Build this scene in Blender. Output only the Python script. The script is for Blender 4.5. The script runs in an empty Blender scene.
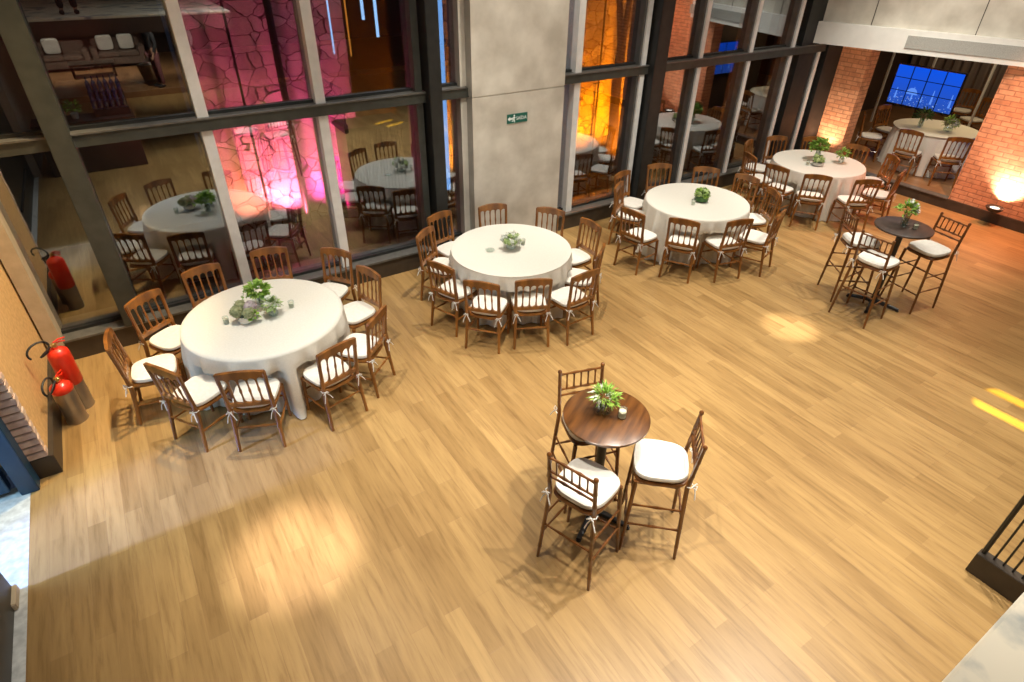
import bpy, bmesh, math, random
from mathutils import Vector, Matrix
random.seed(7)
SC = bpy.context.scene
COL = SC.collection
PI = math.pi

# ---------------------------------------------------------------- camera
cam_d = bpy.data.cameras.new('camera'); cam = bpy.data.objects.new('camera', cam_d); COL.objects.link(cam)
cam_d.sensor_fit = 'HORIZONTAL'; cam_d.sensor_width = 36.0; cam_d.lens = 591.9 * 36 / 1024
cam_d.clip_start = 0.05; cam_d.clip_end = 200
_R = Vector((0.840617, -0.541452, 0.013874)); _U = Vector((0.298811, 0.484971, 0.821897)); _F = Vector((0.451746, 0.686755, -0.569467))
cam.matrix_world = Matrix(((_R.x, _U.x, -_F.x, 0), (_R.y, _U.y, -_F.y, 0), (_R.z, _U.z, -_F.z, 4.0), (0, 0, 0, 1)))
SC.camera = cam

# ---------------------------------------------------------------- world, exposure
w = bpy.data.worlds.new('night_sky'); SC.world = w; w.use_nodes = True
w.node_tree.nodes['Background'].inputs[0].default_value = (0.05, 0.07, 0.12, 1)
w.node_tree.nodes['Background'].inputs[1].default_value = 0.25
SC.view_settings.view_transform = 'Standard'; SC.view_settings.look = 'None'
SC.view_settings.exposure = 0.1; SC.view_settings.gamma = 1.0; SC.view_settings.use_curve_mapping = False
SC.cycles.max_bounces = 8; SC.cycles.transparent_max_bounces = 16; SC.cycles.glossy_bounces = 5
SC.cycles.sample_clamp_indirect = 4.0
SC.cycles.use_denoising = True

# ---------------------------------------------------------------- lights of the room and added fills
def area(name, loc, target, sx, sy, power, col):
    l = bpy.data.lights.new(name, 'AREA'); l.shape = 'RECTANGLE'; l.size = sx; l.size_y = sy; l.energy = power; l.color = col
    o = bpy.data.objects.new(name, l); COL.objects.link(o); o.location = loc
    d = Vector(target) - Vector(loc); o.rotation_euler = d.to_track_quat('-Z', 'Y').to_euler(); return o
def spot(name, loc, target, power, col, angle=60, blend=.5, radius=.06):
    l = bpy.data.lights.new(name, 'SPOT'); l.energy = power; l.color = col; l.spot_size = math.radians(angle); l.spot_blend = blend; l.shadow_soft_size = radius
    o = bpy.data.objects.new(name, l); COL.objects.link(o); o.location = loc
    d = Vector(target) - Vector(loc); o.rotation_euler = d.to_track_quat('-Z', 'Y').to_euler(); return o
WARM = (1.0, .945, .83)
area('ceiling_fill_light', (5.0, 3.4, 6.25), (5.0, 3.4, 0), 9.0, 4.5, 120, (1.0, .96, .88))  # broad ambient fill added under the ceiling, not a fitted panel
area('gallery_fill_light', (4.5, -1.6, 5.6), (5.0, 7.2, 1.0), 7.0, 1.0, 70, (1.0, .95, .87))  # fill added behind the camera to brighten faces turned to it
for k, (x, y, t) in enumerate([(0.8, 4.9, (0.7, 5.5, 0)), (3.7, 4.9, (3.7, 5.4, 0)), (6.9, 4.8, (6.9, 5.3, 0)), (10.0, 4.8, (10.0, 5.4, 0)),
                 (3.4, 2.1, (2.5, 2.1, 0)), (8.6, 2.4, (7.9, 2.7, 0)), (5.6, 1.8, (5.0, 1.8, 0)), (0.9, 2.2, (1.2, 2.6, 0)), (3.2, .8, (2.6, 1.2, 0)), (5.2, .6, (4.6, .9, 0))]):
    spot('downlight', (x, y, 6.2), t, 740, WARM, 66, .8, .05)
spot('floor_pool_light', (6.28, 3.1, 6.2), (6.28, 3.27, 0), 2600, (1, .95, .85), 7.5, .8, .03)
spot('floor_pool_light', (0.2, 3.1, 6.2), (0.18, 3.28, 0), 3000, (1, .93, .98), 11.5, 1.0, .03)
spot('wall_wash_light', (0.6, 6.2, 5.6), (-1.4, 6.2, 0.9), 1300, (1, .78, .45), 46, .8, .08)
spot('wall_uplight_beam', (11.94, 3.5, .335), (12.11, 3.46, .95), 190, (1, .82, .66), 112, .9, .03)
spot('wall_uplight_beam', (11.80, 6.75, .25), (12.15, 6.78, 1.6), 110, (1, .74, .5), 85, .8, .03)
spot('red_corner_light', (11.7, 2.6, 3.6), (10.9, 4.0, 0), 420, (1, .22, .08), 70, .9, .05)
spot('red_brick_light', (10.6, 3.2, 4.2), (12.1, 3.2, 1.0), 620, (1, .50, .3), 60, .9, .05)
spot('daylight_at_door', (-4.6, 4.0, 2.9), (-.85, 4.15, 0), 1900, (.22, .34, 1.0), 22, .35, .12)
spot('pillar_fill_light', (4.6, 5.6, 6.2), (4.7, 7.0, 2.2), 420, WARM, 70, .9, .05)  # added lamp that only brightens the concrete pillar
spot('beam_fill_light', (8.6, 3.6, 6.0), (11.9, 5.0, 2.8), 680, WARM, 50, .9, .05)  # added fill aimed at the beam and the white air unit
area('entrance_light', (-3.0, 4.2, 2.2), (-2.2, 4.2, 0), 1.2, 1.6, 80, (.38, .70, 1.0))
area('side_room_light', (14.2, 4.9, 2.75), (13.8, 5.3, 0), 2.5, 2.0, 42, (1, .74, .38))
area('side_room_light', (16.8, 6.2, 2.75), (17.2, 6.2, 0), 1.5, 2.0, 12, (1, .76, .5))
for x, y, p in ((-.9, -8.6, 260), (1.0, -8.6, 260), (1.8, -5.2, 220), (-.2, -3.0, 90)):
    spot('lounge_downlight', (x, y, 2.3), (x + .05, y - .8, 0), p, (1, .86, .68), 110, .9, .03)
spot('bar_downlight', (-.1, -.6, 2.3), (-.1, .1, 1.0), 26, (.7, .85, 1), 100, .9, .03)
for x, y, p, c in ((1.40, 9.1, 260, (1, .20, .10)), (2.0, 9.1, 900, (1, .13, .26)), (2.6, 9.1, 330, (1, .04, .36)), (4.8, 8.9, 500, (1, .27, .0)),
                   (7.75, 8.5, 1500, (1, .24, .0)), (8.5, 8.5, 1200, (1, .24, .0))):
    spot('garden_uplight', (x, y, .12), (x + .03, 9.68, 1.3 if y > 9 else 2.3), p, c, 110, .9, .04)
spot('garden_red_light', (3.12, 9.1, .2), (3.12, 9.6, 1.2), 420, (1, .05, .04), 70, .9, .04)
# a gobo projector throws two yellow strokes on the floor
_g = spot('gobo_projector', (6.9, .92, 6.0), (6.87, .95, 0), 5600, (1, .80, 0), 9.5, .3, .002); _g.rotation_euler = (0, 0, 0)
_n = _g.data; _n.use_nodes = True; _nt = _n.node_tree; _em = _nt.nodes['Emission']
_tc = _nt.nodes.new('ShaderNodeTexCoord'); _sep = _nt.nodes.new('ShaderNodeSeparateXYZ'); _dv = _nt.nodes.new('ShaderNodeVectorMath'); _dv.operation = 'DIVIDE'
_cz = _nt.nodes.new('ShaderNodeCombineXYZ'); _s2 = _nt.nodes.new('ShaderNodeSeparateXYZ')
_nt.links.new(_tc.outputs['Normal'], _sep.inputs[0])
for _i in range(3): _nt.links.new(_sep.outputs[2], _cz.inputs[_i])
_nt.links.new(_tc.outputs['Normal'], _dv.inputs[0]); _nt.links.new(_cz.outputs[0], _dv.inputs[1]); _nt.links.new(_dv.outputs[0], _s2.inputs[0])
_wv = _nt.nodes.new('ShaderNodeMath'); _wv.operation = 'MULTIPLY_ADD'; _wv.inputs[1].default_value = 99.0; _wv.inputs[2].default_value = -1.57
_nt.links.new(_s2.outputs[0], _wv.inputs[0])
_sn = _nt.nodes.new('ShaderNodeMath'); _sn.operation = 'SINE'; _nt.links.new(_wv.outputs[0], _sn.inputs[0])
_gt = _nt.nodes.new('ShaderNodeMapRange'); _gt.inputs[1].default_value = .1; _gt.inputs[2].default_value = .85; _nt.links.new(_sn.outputs[0], _gt.inputs[0])
_nt.links.new(_gt.outputs[0], _em.inputs['Strength'])
_g2 = bpy.data.objects.new('gobo_projector', _n.copy()); COL.objects.link(_g2); _g2.data.spot_size = math.radians(7); _g2.location = (5.75, .0, 6.0); _g2.rotation_euler = (0, 0, 1.2)

# ---------------------------------------------------------------- materials
def mat(name, col=(.5, .5, .5), rough=.5, metal=0.0, spec=.5, coat=0.0):
    m = bpy.data.materials.new(name); m.use_nodes = True; b = m.node_tree.nodes['Principled BSDF']
    b.inputs['Base Color'].default_value = (*col, 1); b.inputs['Roughness'].default_value = rough; b.inputs['Metallic'].default_value = metal
    b.inputs['Specular IOR Level'].default_value = spec; b.inputs['Coat Weight'].default_value = coat; b.inputs['Coat Roughness'].default_value = .15
    return m
def nd(m, t, **kw):
    n = m.node_tree.nodes.new(t)
    for k, v in kw.items():
        if hasattr(n, k): setattr(n, k, v)
        else: n.inputs[k].default_value = v
    return n
def ln(m, a, b): m.node_tree.links.new(a, b)
def bsdf(m): return m.node_tree.nodes['Principled BSDF']
def ramp(m, stops):
    r = nd(m, 'ShaderNodeValToRGB'); e = r.color_ramp.elements
    while len(e) < len(stops): e.new(.5)
    for i, (p, c) in enumerate(stops): e[i].position = p; e[i].color = (*c, 1)
    return r
def noisy(name, c1, c2, scale, rough=.5, stretch=(1, 1, 1), detail=5, bump=0.0, metal=0.0, coat=0.0, lo=.35, hi=.65, spec=.5):
    m = mat(name, c1, rough, metal, spec, coat)
    tc = nd(m, 'ShaderNodeTexCoord'); mp = nd(m, 'ShaderNodeMapping'); mp.inputs['Scale'].default_value = stretch
    n = nd(m, 'ShaderNodeTexNoise', Scale=scale, Detail=detail); r = ramp(m, [(lo, c1), (hi, c2)])
    ln(m, tc.outputs['Object'], mp.inputs[0]); ln(m, mp.outputs[0], n.inputs['Vector']); ln(m, n.outputs['Fac'], r.inputs[0]); ln(m, r.outputs[0], bsdf(m).inputs['Base Color'])
    if bump:
        b = nd(m, 'ShaderNodeBump', Strength=bump, Distance=.01); ln(m, n.outputs['Fac'], b.inputs['Height']); ln(m, b.outputs[0], bsdf(m).inputs['Normal'])
    return m
def emit(name, col, s):
    m = bpy.data.materials.new(name); m.use_nodes = True; nt = m.node_tree; nt.nodes.remove(nt.nodes['Principled BSDF'])
    e = nt.nodes.new('ShaderNodeEmission'); e.inputs[0].default_value = (*col, 1); e.inputs[1].default_value = s
    nt.links.new(e.outputs[0], nt.nodes['Material Output'].inputs[0]); return m
def glassy(name, tint, refl, rough=0.0):
    m = bpy.data.materials.new(name); m.use_nodes = True; nt = m.node_tree; nt.nodes.remove(nt.nodes['Principled BSDF'])
    t = nt.nodes.new('ShaderNodeBsdfTransparent'); t.inputs[0].default_value = (*tint, 1)
    g = nt.nodes.new('ShaderNodeBsdfGlossy'); g.inputs['Roughness'].default_value = rough; g.inputs[0].default_value = (.86, .93, 1, 1)
    x = nt.nodes.new('ShaderNodeMixShader'); x.inputs[0].default_value = refl
    nt.links.new(t.outputs[0], x.inputs[1]); nt.links.new(g.outputs[0], x.inputs[2]); nt.links.new(x.outputs[0], nt.nodes['Material Output'].inputs[0]); return m
def swizzle(m, a, b, scale=(1, 1, 1)):
    tc = nd(m, 'ShaderNodeTexCoord'); s = nd(m, 'ShaderNodeSeparateXYZ'); c = nd(m, 'ShaderNodeCombineXYZ')
    ln(m, tc.outputs['Object'], s.inputs[0]); ln(m, s.outputs['XYZ'.index(a)], c.inputs[0]); ln(m, s.outputs['XYZ'.index(b)], c.inputs[1])
    return tc, c
def brick_mat(name, a, b, c1, c2, mortar, bw=.23, rh=.075, ms=.009, rough=.8):
    m = mat(name, c1, rough); tc, c = swizzle(m, a, b)
    br = nd(m, 'ShaderNodeTexBrick'); br.offset = .5
    for k, v in (('Scale', 1.0), ('Mortar Size', ms), ('Brick Width', bw), ('Row Height', rh), ('Mortar Smooth', .3)): br.inputs[k].default_value = v
    br.inputs['Color1'].default_value = (*c1, 1); br.inputs['Color2'].default_value = (*c2, 1); br.inputs['Mortar'].default_value = (*mortar, 1)
    n = nd(m, 'ShaderNodeTexNoise', Scale=9.0, Detail=6.0); mx = nd(m, 'ShaderNodeMixRGB', blend_type='MULTIPLY'); mx.inputs[0].default_value = .6
    r = ramp(m, [(.3, (.55, .5, .48)), (.7, (1.15, 1.12, 1.1))])
    ln(m, c.outputs[0], br.inputs['Vector']); ln(m, tc.outputs['Object'], n.inputs['Vector']); ln(m, n.outputs['Fac'], r.inputs[0])
    ln(m, br.outputs['Color'], mx.inputs[1]); ln(m, r.outputs[0], mx.inputs[2]); ln(m, mx.outputs[0], bsdf(m).inputs['Base Color'])
    bp = nd(m, 'ShaderNodeBump', Strength=.7, Distance=.012, invert=True); ln(m, br.outputs['Fac'], bp.inputs['Height']); ln(m, bp.outputs[0], bsdf(m).inputs['Normal'])
    return m
def plank_mat(name, dark, light, dim=1.0, width=.19, length=1.3, rough=.33):
    m = mat(name, light, rough, 0, .42); tc, c = swizzle(m, 'Y', 'X')
    br = nd(m, 'ShaderNodeTexBrick'); br.offset = .37; br.offset_frequency = 2
    for k, v in (('Scale', 1.0), ('Mortar Size', .0022), ('Brick Width', length), ('Row Height', width), ('Mortar Smooth', .2), ('Bias', 0.0)): br.inputs[k].default_value = v
    br.inputs['Color1'].default_value = (*[x * dim for x in dark], 1); br.inputs['Color2'].default_value = (*[x * dim for x in light], 1)
    br.inputs['Mortar'].default_value = (.33 * dim, .20 * dim, .08 * dim, 1)
    mp = nd(m, 'ShaderNodeMapping'); mp.inputs['Scale'].default_value = (1.0, 11.0, 1.0)
    n = nd(m, 'ShaderNodeTexNoise', Scale=2.0, Detail=8.0, Roughness=.62, Distortion=.25)
    ln(m, c.outputs[0], br.inputs['Vector']); ln(m, c.outputs[0], mp.inputs[0]); ln(m, mp.outputs[0], n.inputs['Vector'])
    r = ramp(m, [(.30, (.50, .42, .34)), (.48, (.93, .91, .88)), (.72, (1.20, 1.19, 1.17))]); ln(m, n.outputs['Fac'], r.inputs[0])
    mx = nd(m, 'ShaderNodeMixRGB', blend_type='MULTIPLY'); mx.inputs[0].default_value = .62
    ln(m, br.outputs['Color'], mx.inputs[1]); ln(m, r.outputs[0], mx.inputs[2])
    n2 = nd(m, 'ShaderNodeTexNoise', Scale=1.1, Detail=3.0); mp2 = nd(m, 'ShaderNodeMapping'); mp2.inputs['Scale'].default_value = (.7, 3.0, 1.0)
    ln(m, c.outputs[0], mp2.inputs[0]); ln(m, mp2.outputs[0], n2.inputs['Vector'])
    r2 = ramp(m, [(.35, (.84, .80, .76)), (.65, (1.06, 1.05, 1.03))]); ln(m, n2.outputs['Fac'], r2.inputs[0])
    mx2 = nd(m, 'ShaderNodeMixRGB', blend_type='MULTIPLY'); mx2.inputs[0].default_value = .8
    ln(m, mx.outputs[0], mx2.inputs[1]); ln(m, r2.outputs[0], mx2.inputs[2]); ln(m, mx2.outputs[0], bsdf(m).inputs['Base Color'])
    bp = nd(m, 'ShaderNodeBump', Strength=.25, Distance=.002, invert=True); ln(m, br.outputs['Fac'], bp.inputs['Height']); ln(m, bp.outputs[0], bsdf(m).inputs['Normal'])
    return m
def stone_mat(name):
    m = mat(name, (.5, .45, .4), .85); tc, c = swizzle(m, 'X', 'Z')
    mp = nd(m, 'ShaderNodeMapping'); mp.inputs['Scale'].default_value = (3.4, 5.0, 1)
    nz = nd(m, 'ShaderNodeTexNoise', Scale=2.0, Detail=2.0); ad = nd(m, 'ShaderNodeVectorMath', operation='MULTIPLY_ADD'); ad.inputs[1].default_value = (.35, .35, 0)
    v1 = nd(m, 'ShaderNodeTexVoronoi', feature='DISTANCE_TO_EDGE'); v2 = nd(m, 'ShaderNodeTexVoronoi')
    v1.inputs['Scale'].default_value = 1.0; v2.inputs['Scale'].default_value = 1.0
    ln(m, c.outputs[0], mp.inputs[0]); ln(m, mp.outputs[0], nz.inputs['Vector']); ln(m, nz.outputs['Color'], ad.inputs[0]); ln(m, mp.outputs[0], ad.inputs[2])
    ln(m, ad.outputs[0], v1.inputs['Vector']); ln(m, ad.outputs[0], v2.inputs['Vector'])
    r = ramp(m, [(.008, (.14, .12, .11)), (.03, (1, 1, 1))]); ln(m, v1.outputs['Distance'], r.inputs[0])
    hs = ramp(m, [(0, (.34, .30, .26)), (.5, (.55, .50, .45)), (1, (.68, .64, .58))]); ln(m, v2.outputs['Color'], hs.inputs[0])
    mx = nd(m, 'ShaderNodeMixRGB', blend_type='MULTIPLY'); mx.inputs[0].default_value = 1
    ln(m, hs.outputs[0], mx.inputs[1]); ln(m, r.outputs[0], mx.inputs[2]); ln(m, mx.outputs[0], bsdf(m).inputs['Base Color'])
    bp = nd(m, 'ShaderNodeBump', Strength=.8, Distance=.03); ln(m, r.outputs[0], bp.inputs['Height']); ln(m, bp.outputs[0], bsdf(m).inputs['Normal'])
    return m

M = dict(
    floor=plank_mat('oak_plank_floor', (.300, .180, .066), (.415, .262, .103), width=.13, length=1.1),
    floor2=plank_mat('side_room_planks', (.30, .15, .065), (.38, .20, .09)),
    brick=brick_mat('red_brick', 'Y', 'Z', (.60, .25, .12), (.70, .34, .18), (.43, .19, .10)),
    brick_x=brick_mat('brick_reveal', 'X', 'Z', (.60, .25, .12), (.70, .34, .18), (.43, .19, .10)),
    jamb=noisy('jamb_brick', (.50, .35, .28), (.68, .53, .44), 14, .85),
    plaster=noisy('ochre_wall', (.62, .37, .15), (.74, .47, .20), 22, .75, bump=.2),
    concrete=noisy('fair_faced_concrete', (.44, .395, .325), (.63, .585, .50), 2.3, .8, detail=12, bump=.15),
    stone=stone_mat('flagstone'),
    black=noisy('black_steel', (.012, .013, .012), (.02, .02, .018), 8, .45),
    grey_steel=noisy('grey_steel', (.034, .036, .030), (.048, .05, .042), 8, .42),
    kerb=noisy('dark_kerb', (.035, .026, .018), (.055, .04, .027), 6, .45),
    alu=noisy('aluminium_sill', (.11, .105, .092), (.16, .15, .135), 12, .35, metal=.3),
    light_alu=noisy('pale_aluminium', (.70, .69, .66), (.78, .77, .74), 9, .4, metal=.1),
    shaded_grey=noisy('shaded_mullion_grey', (.07, .068, .06), (.095, .09, .082), 8, .5),
    beige_post=noisy('beige_post', (.45, .36, .24), (.52, .42, .29), 9, .6),
    pane=glassy('window_glass', (.70, .71, .71), .25),
    white_paint=noisy('white_paint', (.72, .70, .65), (.78, .76, .71), 5, .6),
    vent=noisy('vent_mesh', (.30, .30, .27), (.40, .39, .36), 90, .7),
    wood=noisy('chair_wood', (.145, .050, .009), (.30, .114, .020), 5, .33, (2, 2, .5), coat=.35),
    stool_wood=noisy('stool_wood', (.10, .034, .008), (.20, .070, .015), 5, .3, (2, 2, .5), coat=.4),
    top_wood=noisy('table_top_wood', (.075, .026, .006), (.155, .058, .013), 3.5, .3, (1, 7, 1), coat=.2),
    top_shaded=noisy('shaded_table_top', (.045, .028, .022), (.065, .04, .03), 4, .45, (1, 6, 1)),  # dimmer lighting on the farther top put into a darker, duller wood
    cushion=noisy('cream_cushion', (.74, .70, .62), (.80, .76, .69), 30, .9),
    tie=noisy('white_cord', (.74, .71, .66), (.80, .77, .72), 30, .9),
    cloth=noisy('ivory_cloth', (.70, .665, .585), (.75, .715, .635), 60, .92, bump=.05),
    iron=noisy('cast_iron', (.012, .012, .012), (.022, .022, .021), 10, .4),
    leaf=noisy('leaf_green', (.12, .27, .025), (.38, .56, .09), 25, .55),
    leaf_dark=noisy('leaf_dark', (.02, .07, .015), (.06, .16, .03), 25, .5),
    leaf_pale=noisy('leaf_pale', (.22, .33, .09), (.46, .56, .25), 25, .6),
    petal_white=noisy('white_petal', (.68, .70, .60), (.80, .80, .74), 30, .7),
    petal_lilac=noisy('lilac_petal', (.34, .27, .30), (.50, .43, .42), 30, .8),
    petal_olive=noisy('olive_petal', (.20, .22, .10), (.36, .37, .20), 30, .8),
    vase=glassy('vase_glass', (.88, .92, .90), .14, .02),
    mirror_bowl=noisy('silver_bowl', (.45, .45, .42), (.60, .60, .57), 6, .2, metal=.8),
    wax=noisy('candle_wax', (.74, .66, .48), (.80, .73, .56), 10, .6),
    red=noisy('red_enamel', (.62, .022, .008), (.72, .035, .012), 5, .3, coat=.3),
    chrome=noisy('brushed_steel', (.30, .25, .19), (.42, .36, .28), 5, .28, metal=.75),
    rubber=noisy('black_rubber', (.012, .012, .013), (.02, .02, .02), 8, .5),
    brass=noisy('valve_brass', (.45, .30, .10), (.55, .38, .14), 8, .35, metal=.8),
    navy=noisy('navy_steel', (.008, .04, .085), (.012, .055, .11), 5, .4),
    granite=noisy('grey_granite', (.42, .42, .40), (.60, .60, .57), 16, .5),
    pale_stone=noisy('pale_stone', (.55, .58, .60), (.66, .69, .70), 4, .5),
    door_dark=noisy('dark_door', (.030, .026, .018), (.045, .038, .026), 4, .4),
    green_sign=noisy('sign_green', (.006, .10, .07), (.008, .12, .085), 4, .5),
    sign_white=noisy('sign_white', (.72, .78, .74), (.78, .84, .80), 4, .5),
    ceiling=noisy('grey_ceiling', (.20, .19, .17), (.25, .24, .21), 2, .9),
    dark_wall=noisy('dark_brown_wall', (.055, .032, .022), (.085, .05, .034), 2, .7),
    ground=noisy('garden_ground', (.010, .010, .008), (.02, .018, .014), 6, .8),
    bark=noisy('tree_bark', (.02, .013, .009), (.04, .026, .016), 14, .9),
    curtain=noisy('taupe_curtain', (.16, .125, .10), (.24, .19, .155), 1.5, .9, (6, 6, .5)),
    slab_white=noisy('weathered_white_slab', (.30, .33, .33), (.84, .76, .60), 2.6, .6, detail=7, lo=.38, hi=.47),
    wall_paint=noisy('warm_wall_paint', (.40, .34, .27), (.47, .40, .32), 2, .8),
    sofa=noisy('brown_sofa', (.10, .065, .045), (.14, .09, .065), 8, .8),
    pillow=noisy('white_pillow', (.60, .57, .50), (.68, .65, .58), 8, .9),
    bottle=glassy('blue_bottle_glass', (.25, .45, .95), .25, .05),
    wicker=noisy('wicker', (.30, .18, .09), (.45, .29, .15), 40, .8),
    skin=noisy('skin', (.40, .22, .14), (.46, .26, .17), 6, .6),
    hair=noisy('dark_hair', (.02, .014, .01), (.035, .024, .017), 20, .6),
    shirt=noisy('white_shirt', (.58, .58, .60), (.66, .66, .68), 8, .9),
    black_cloth=noisy('black_cloth', (.012, .012, .014), (.022, .022, .024), 8, .9),
    mauve=noisy('mauve_trousers', (.16, .055, .06), (.21, .075, .08), 8, .9),
    tv_black=mat('black_plastic', (.01, .01, .012), .3),
    streak_blue=emit('blue_streak', (.35, .6, 1), 3.0),
    streak_orange=emit('orange_streak', (1, .35, .05), 1.2),
    lamp_white=emit('lamp_white', (1, .9, .75), 2),
    blue_glow=emit('blue_glow_panel', (.22, .48, 1), 2.2),
)

# ---------------------------------------------------------------- mesh helpers
class MB:
    def __init__(s): s.v = []; s.f = []
    def add(s, vs, fs):
        o = len(s.v); s.v += [tuple(x) for x in vs]; s.f += [tuple(i + o for i in f) for f in fs]; return s
    def box(s, x0, x1, y0, y1, z0, z1, rz=0.0, piv=None):
        vs = [(x, y, z) for z in (z0, z1) for (x, y) in ((x0, y0), (x1, y0), (x1, y1), (x0, y1))]
        if rz:
            px, py = piv or ((x0 + x1) / 2, (y0 + y1) / 2); c, n = math.cos(rz), math.sin(rz)
            vs = [(px + (x - px) * c - (y - py) * n, py + (x - px) * n + (y - py) * c, z) for x, y, z in vs]
        return s.add(vs, [(3, 2, 1, 0), (4, 5, 6, 7), (0, 1, 5, 4), (1, 2, 6, 5), (2, 3, 7, 6), (3, 0, 4, 7)])
    def tube(s, pts, r, n=8, cap=True):
        pts = [Vector(p) for p in pts]; k = len(pts); rs = r if isinstance(r, (list, tuple)) else [r] * k
        vs = []; fs = []; up = None
        for i, p in enumerate(pts):
            t = (pts[min(i + 1, k - 1)] - pts[max(i - 1, 0)]).normalized()
            if up is None: up = Vector((0, 0, 1)) if abs(t.z) < .9 else Vector((1, 0, 0))
            a = t.cross(up).normalized(); b = a.cross(t).normalized(); up = b
            for j in range(n):
                q = 2 * PI * j / n; vs.append(p + (a * math.cos(q) + b * math.sin(q)) * rs[i])
        for i in range(k - 1):
            for j in range(n):
                j2 = (j + 1) % n; fs.append((i * n + j, i * n + j2, (i + 1) * n + j2, (i + 1) * n + j))
        if cap: fs.append(tuple(range(n - 1, -1, -1))); fs.append(tuple((k - 1) * n + j for j in range(n)))
        return s.add(vs, [f[::-1] for f in fs])
    def lathe(s, prof, c=(0, 0, 0), n=24):
        vs = []; fs = []; k = len(prof)
        for r, z in prof:
            for j in range(n): q = 2 * PI * j / n; vs.append((c[0] + r * math.cos(q), c[1] + r * math.sin(q), c[2] + z))
        for i in range(k - 1):
            for j in range(n): j2 = (j + 1) % n; fs.append((i * n + j, i * n + j2, (i + 1) * n + j2, (i + 1) * n + j))
        if prof[0][0] > 1e-4: fs.append(tuple(range(n - 1, -1, -1)))
        if prof[-1][0] > 1e-4: fs.append(tuple((k - 1) * n + j for j in range(n)))
        return s.add(vs, fs)
    def ball(s, c, r, n=10, sq=(1, 1, 1)):
        prof = [(max(1e-5, math.sin(PI * i / n)) * r, -math.cos(PI * i / n) * r) for i in range(n + 1)]
        o = len(s.v); s.lathe(prof, (0, 0, 0), n + 2)
        for i in range(o, len(s.v)): x, y, z = s.v[i]; s.v[i] = (c[0] + x * sq[0], c[1] + y * sq[1], c[2] + z * sq[2])
        return s
    def leaf(s, p, d, l, wd, curl=.25):
        d = Vector(d).normalized(); p = Vector(p); side = d.cross(Vector((0, 0, 1)))
        if side.length < .05: side = Vector((1, 0, 0))
        side = (Matrix.Rotation(random.uniform(-.8, .8), 3, d) @ side.normalized()); nr = side.cross(d)
        a = p + d * l * .5 - nr * l * curl * .15; b = p + d * l - nr * l * curl * .8; m1 = p + d * l * .45
        return s.add([p, m1 + side * wd * .5 + nr * wd * .12, b, m1 - side * wd * .5 + nr * wd * .12, a], [(0, 1, 4), (1, 2, 4), (2, 3, 4), (3, 0, 4)])
    def mesh(s, name, m, smooth=True, bevel=0.0, angle=40):
        me = bpy.data.meshes.new(name); me.from_pydata(s.v, [], s.f)
        if bevel:
            bm = bmesh.new(); bm.from_mesh(me); bmesh.ops.bevel(bm, geom=list(bm.edges), offset=bevel, segments=2, affect='EDGES', clamp_overlap=True); bm.to_mesh(me); bm.free()
        if smooth:
            me.polygons.foreach_set('use_smooth', [True] * len(me.polygons)); me.set_sharp_from_angle(angle=math.radians(angle))
        me.materials.append(m if not isinstance(m, str) else M[m]); me.update(); return me
    def build(s, name, m, parent=None, **kw):
        o = bpy.data.objects.new(name, s.mesh(name, m, **kw)); COL.objects.link(o)
        if parent: o.parent = parent
        return o
def tag(o, label=None, cat=None, group=None, kind=None):
    for k, v in (('label', label), ('category', cat), ('group', group), ('kind', kind)):
        if v: o[k] = v
    return o
def empty(name, loc=(0, 0, 0), rz=0.0, label=None, cat=None, group=None, kind=None):
    o = bpy.data.objects.new(name, None); COL.objects.link(o); o.location = loc; o.rotation_euler = (0, 0, rz); o.empty_display_size = .1
    return tag(o, label, cat, group, kind)
def kids(o): return [c for c in o.children]
def dup(root, loc, rz, label=None, group=None):
    r = root.copy(); COL.objects.link(r); r.location = loc; r.rotation_euler = (0, 0, rz)
    if label: r['label'] = label
    if group: r['group'] = group
    for ch in kids(root):
        c = ch.copy(); COL.objects.link(c); c.parent = r
        for g in kids(ch):
            d = g.copy(); COL.objects.link(d); d.parent = c
    return r
def struct(name, mb, m, parent=None, **kw):
    o = mb.build(name, m, parent, **kw)
    if not parent: o['kind'] = 'structure'
    return o
def B(*a, **k): return MB().box(*a, **k)

# ================================================================ the room
WX0, WX1, GY = -1.36, 12.1, 7.25
struct('floor', B(-1.56, 12.1, -6.0, 7.35, -.12, 0), 'floor', smooth=False)
struct('ceiling', B(-2.0, 19, -13.2, 7.6, 6.4, 6.55), 'ceiling', smooth=False)
# wall on the entrance side: ochre face, brick jamb, lintel over the door
wl = struct('wall_left', B(-1.95, -1.36, 5.26, 7.5, .21, 6.4), 'plaster', smooth=False)
jm = MB()
for i in range(28):
    z = .215 + i * .073
    jm.box(-1.50 + random.uniform(-.006, .006), -1.352 + random.uniform(-.004, .004), 5.20, 5.30, z, z + .062)
jm.build('brick_jamb', 'jamb', wl, smooth=False, bevel=.006)
B(-1.95, -1.36, -13, 5.26, 2.45, 6.4).build('lintel', 'wall_paint', wl, smooth=False)
B(-1.95, -1.50, -13, .3, 0, 2.45).build('lower_wall', 'wall_paint', wl, smooth=False)
struct('baseboard_left', B(-1.55, -1.32, 5.2, 7.07, 0, .212), 'kerb', smooth=False, bevel=.004)
d1 = empty('door_1', (-1.55, 5.1, 0), kind='structure')
def rel(o, par):
    o.parent = par; o.matrix_parent_inverse = Matrix.Translation(par.location).inverted(); return o
rel(B(-1.62, -1.49, 5.06, 5.215, 0, 2.45).build('door_frame', 'navy', bevel=.006), d1)
rel(B(-1.86, -1.68, 5.10, 5.2, 0.05, 2.4).build('open_door_leaf', 'navy', bevel=.006), d1)
d2 = empty('door_2', (-1.64, 2.2, 0), kind='structure')
leaf = rel(B(-1.675, -1.63, .32, 4.02, .012, 2.35).build('door_leaf', 'door_dark', bevel=.004), d2)
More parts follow.
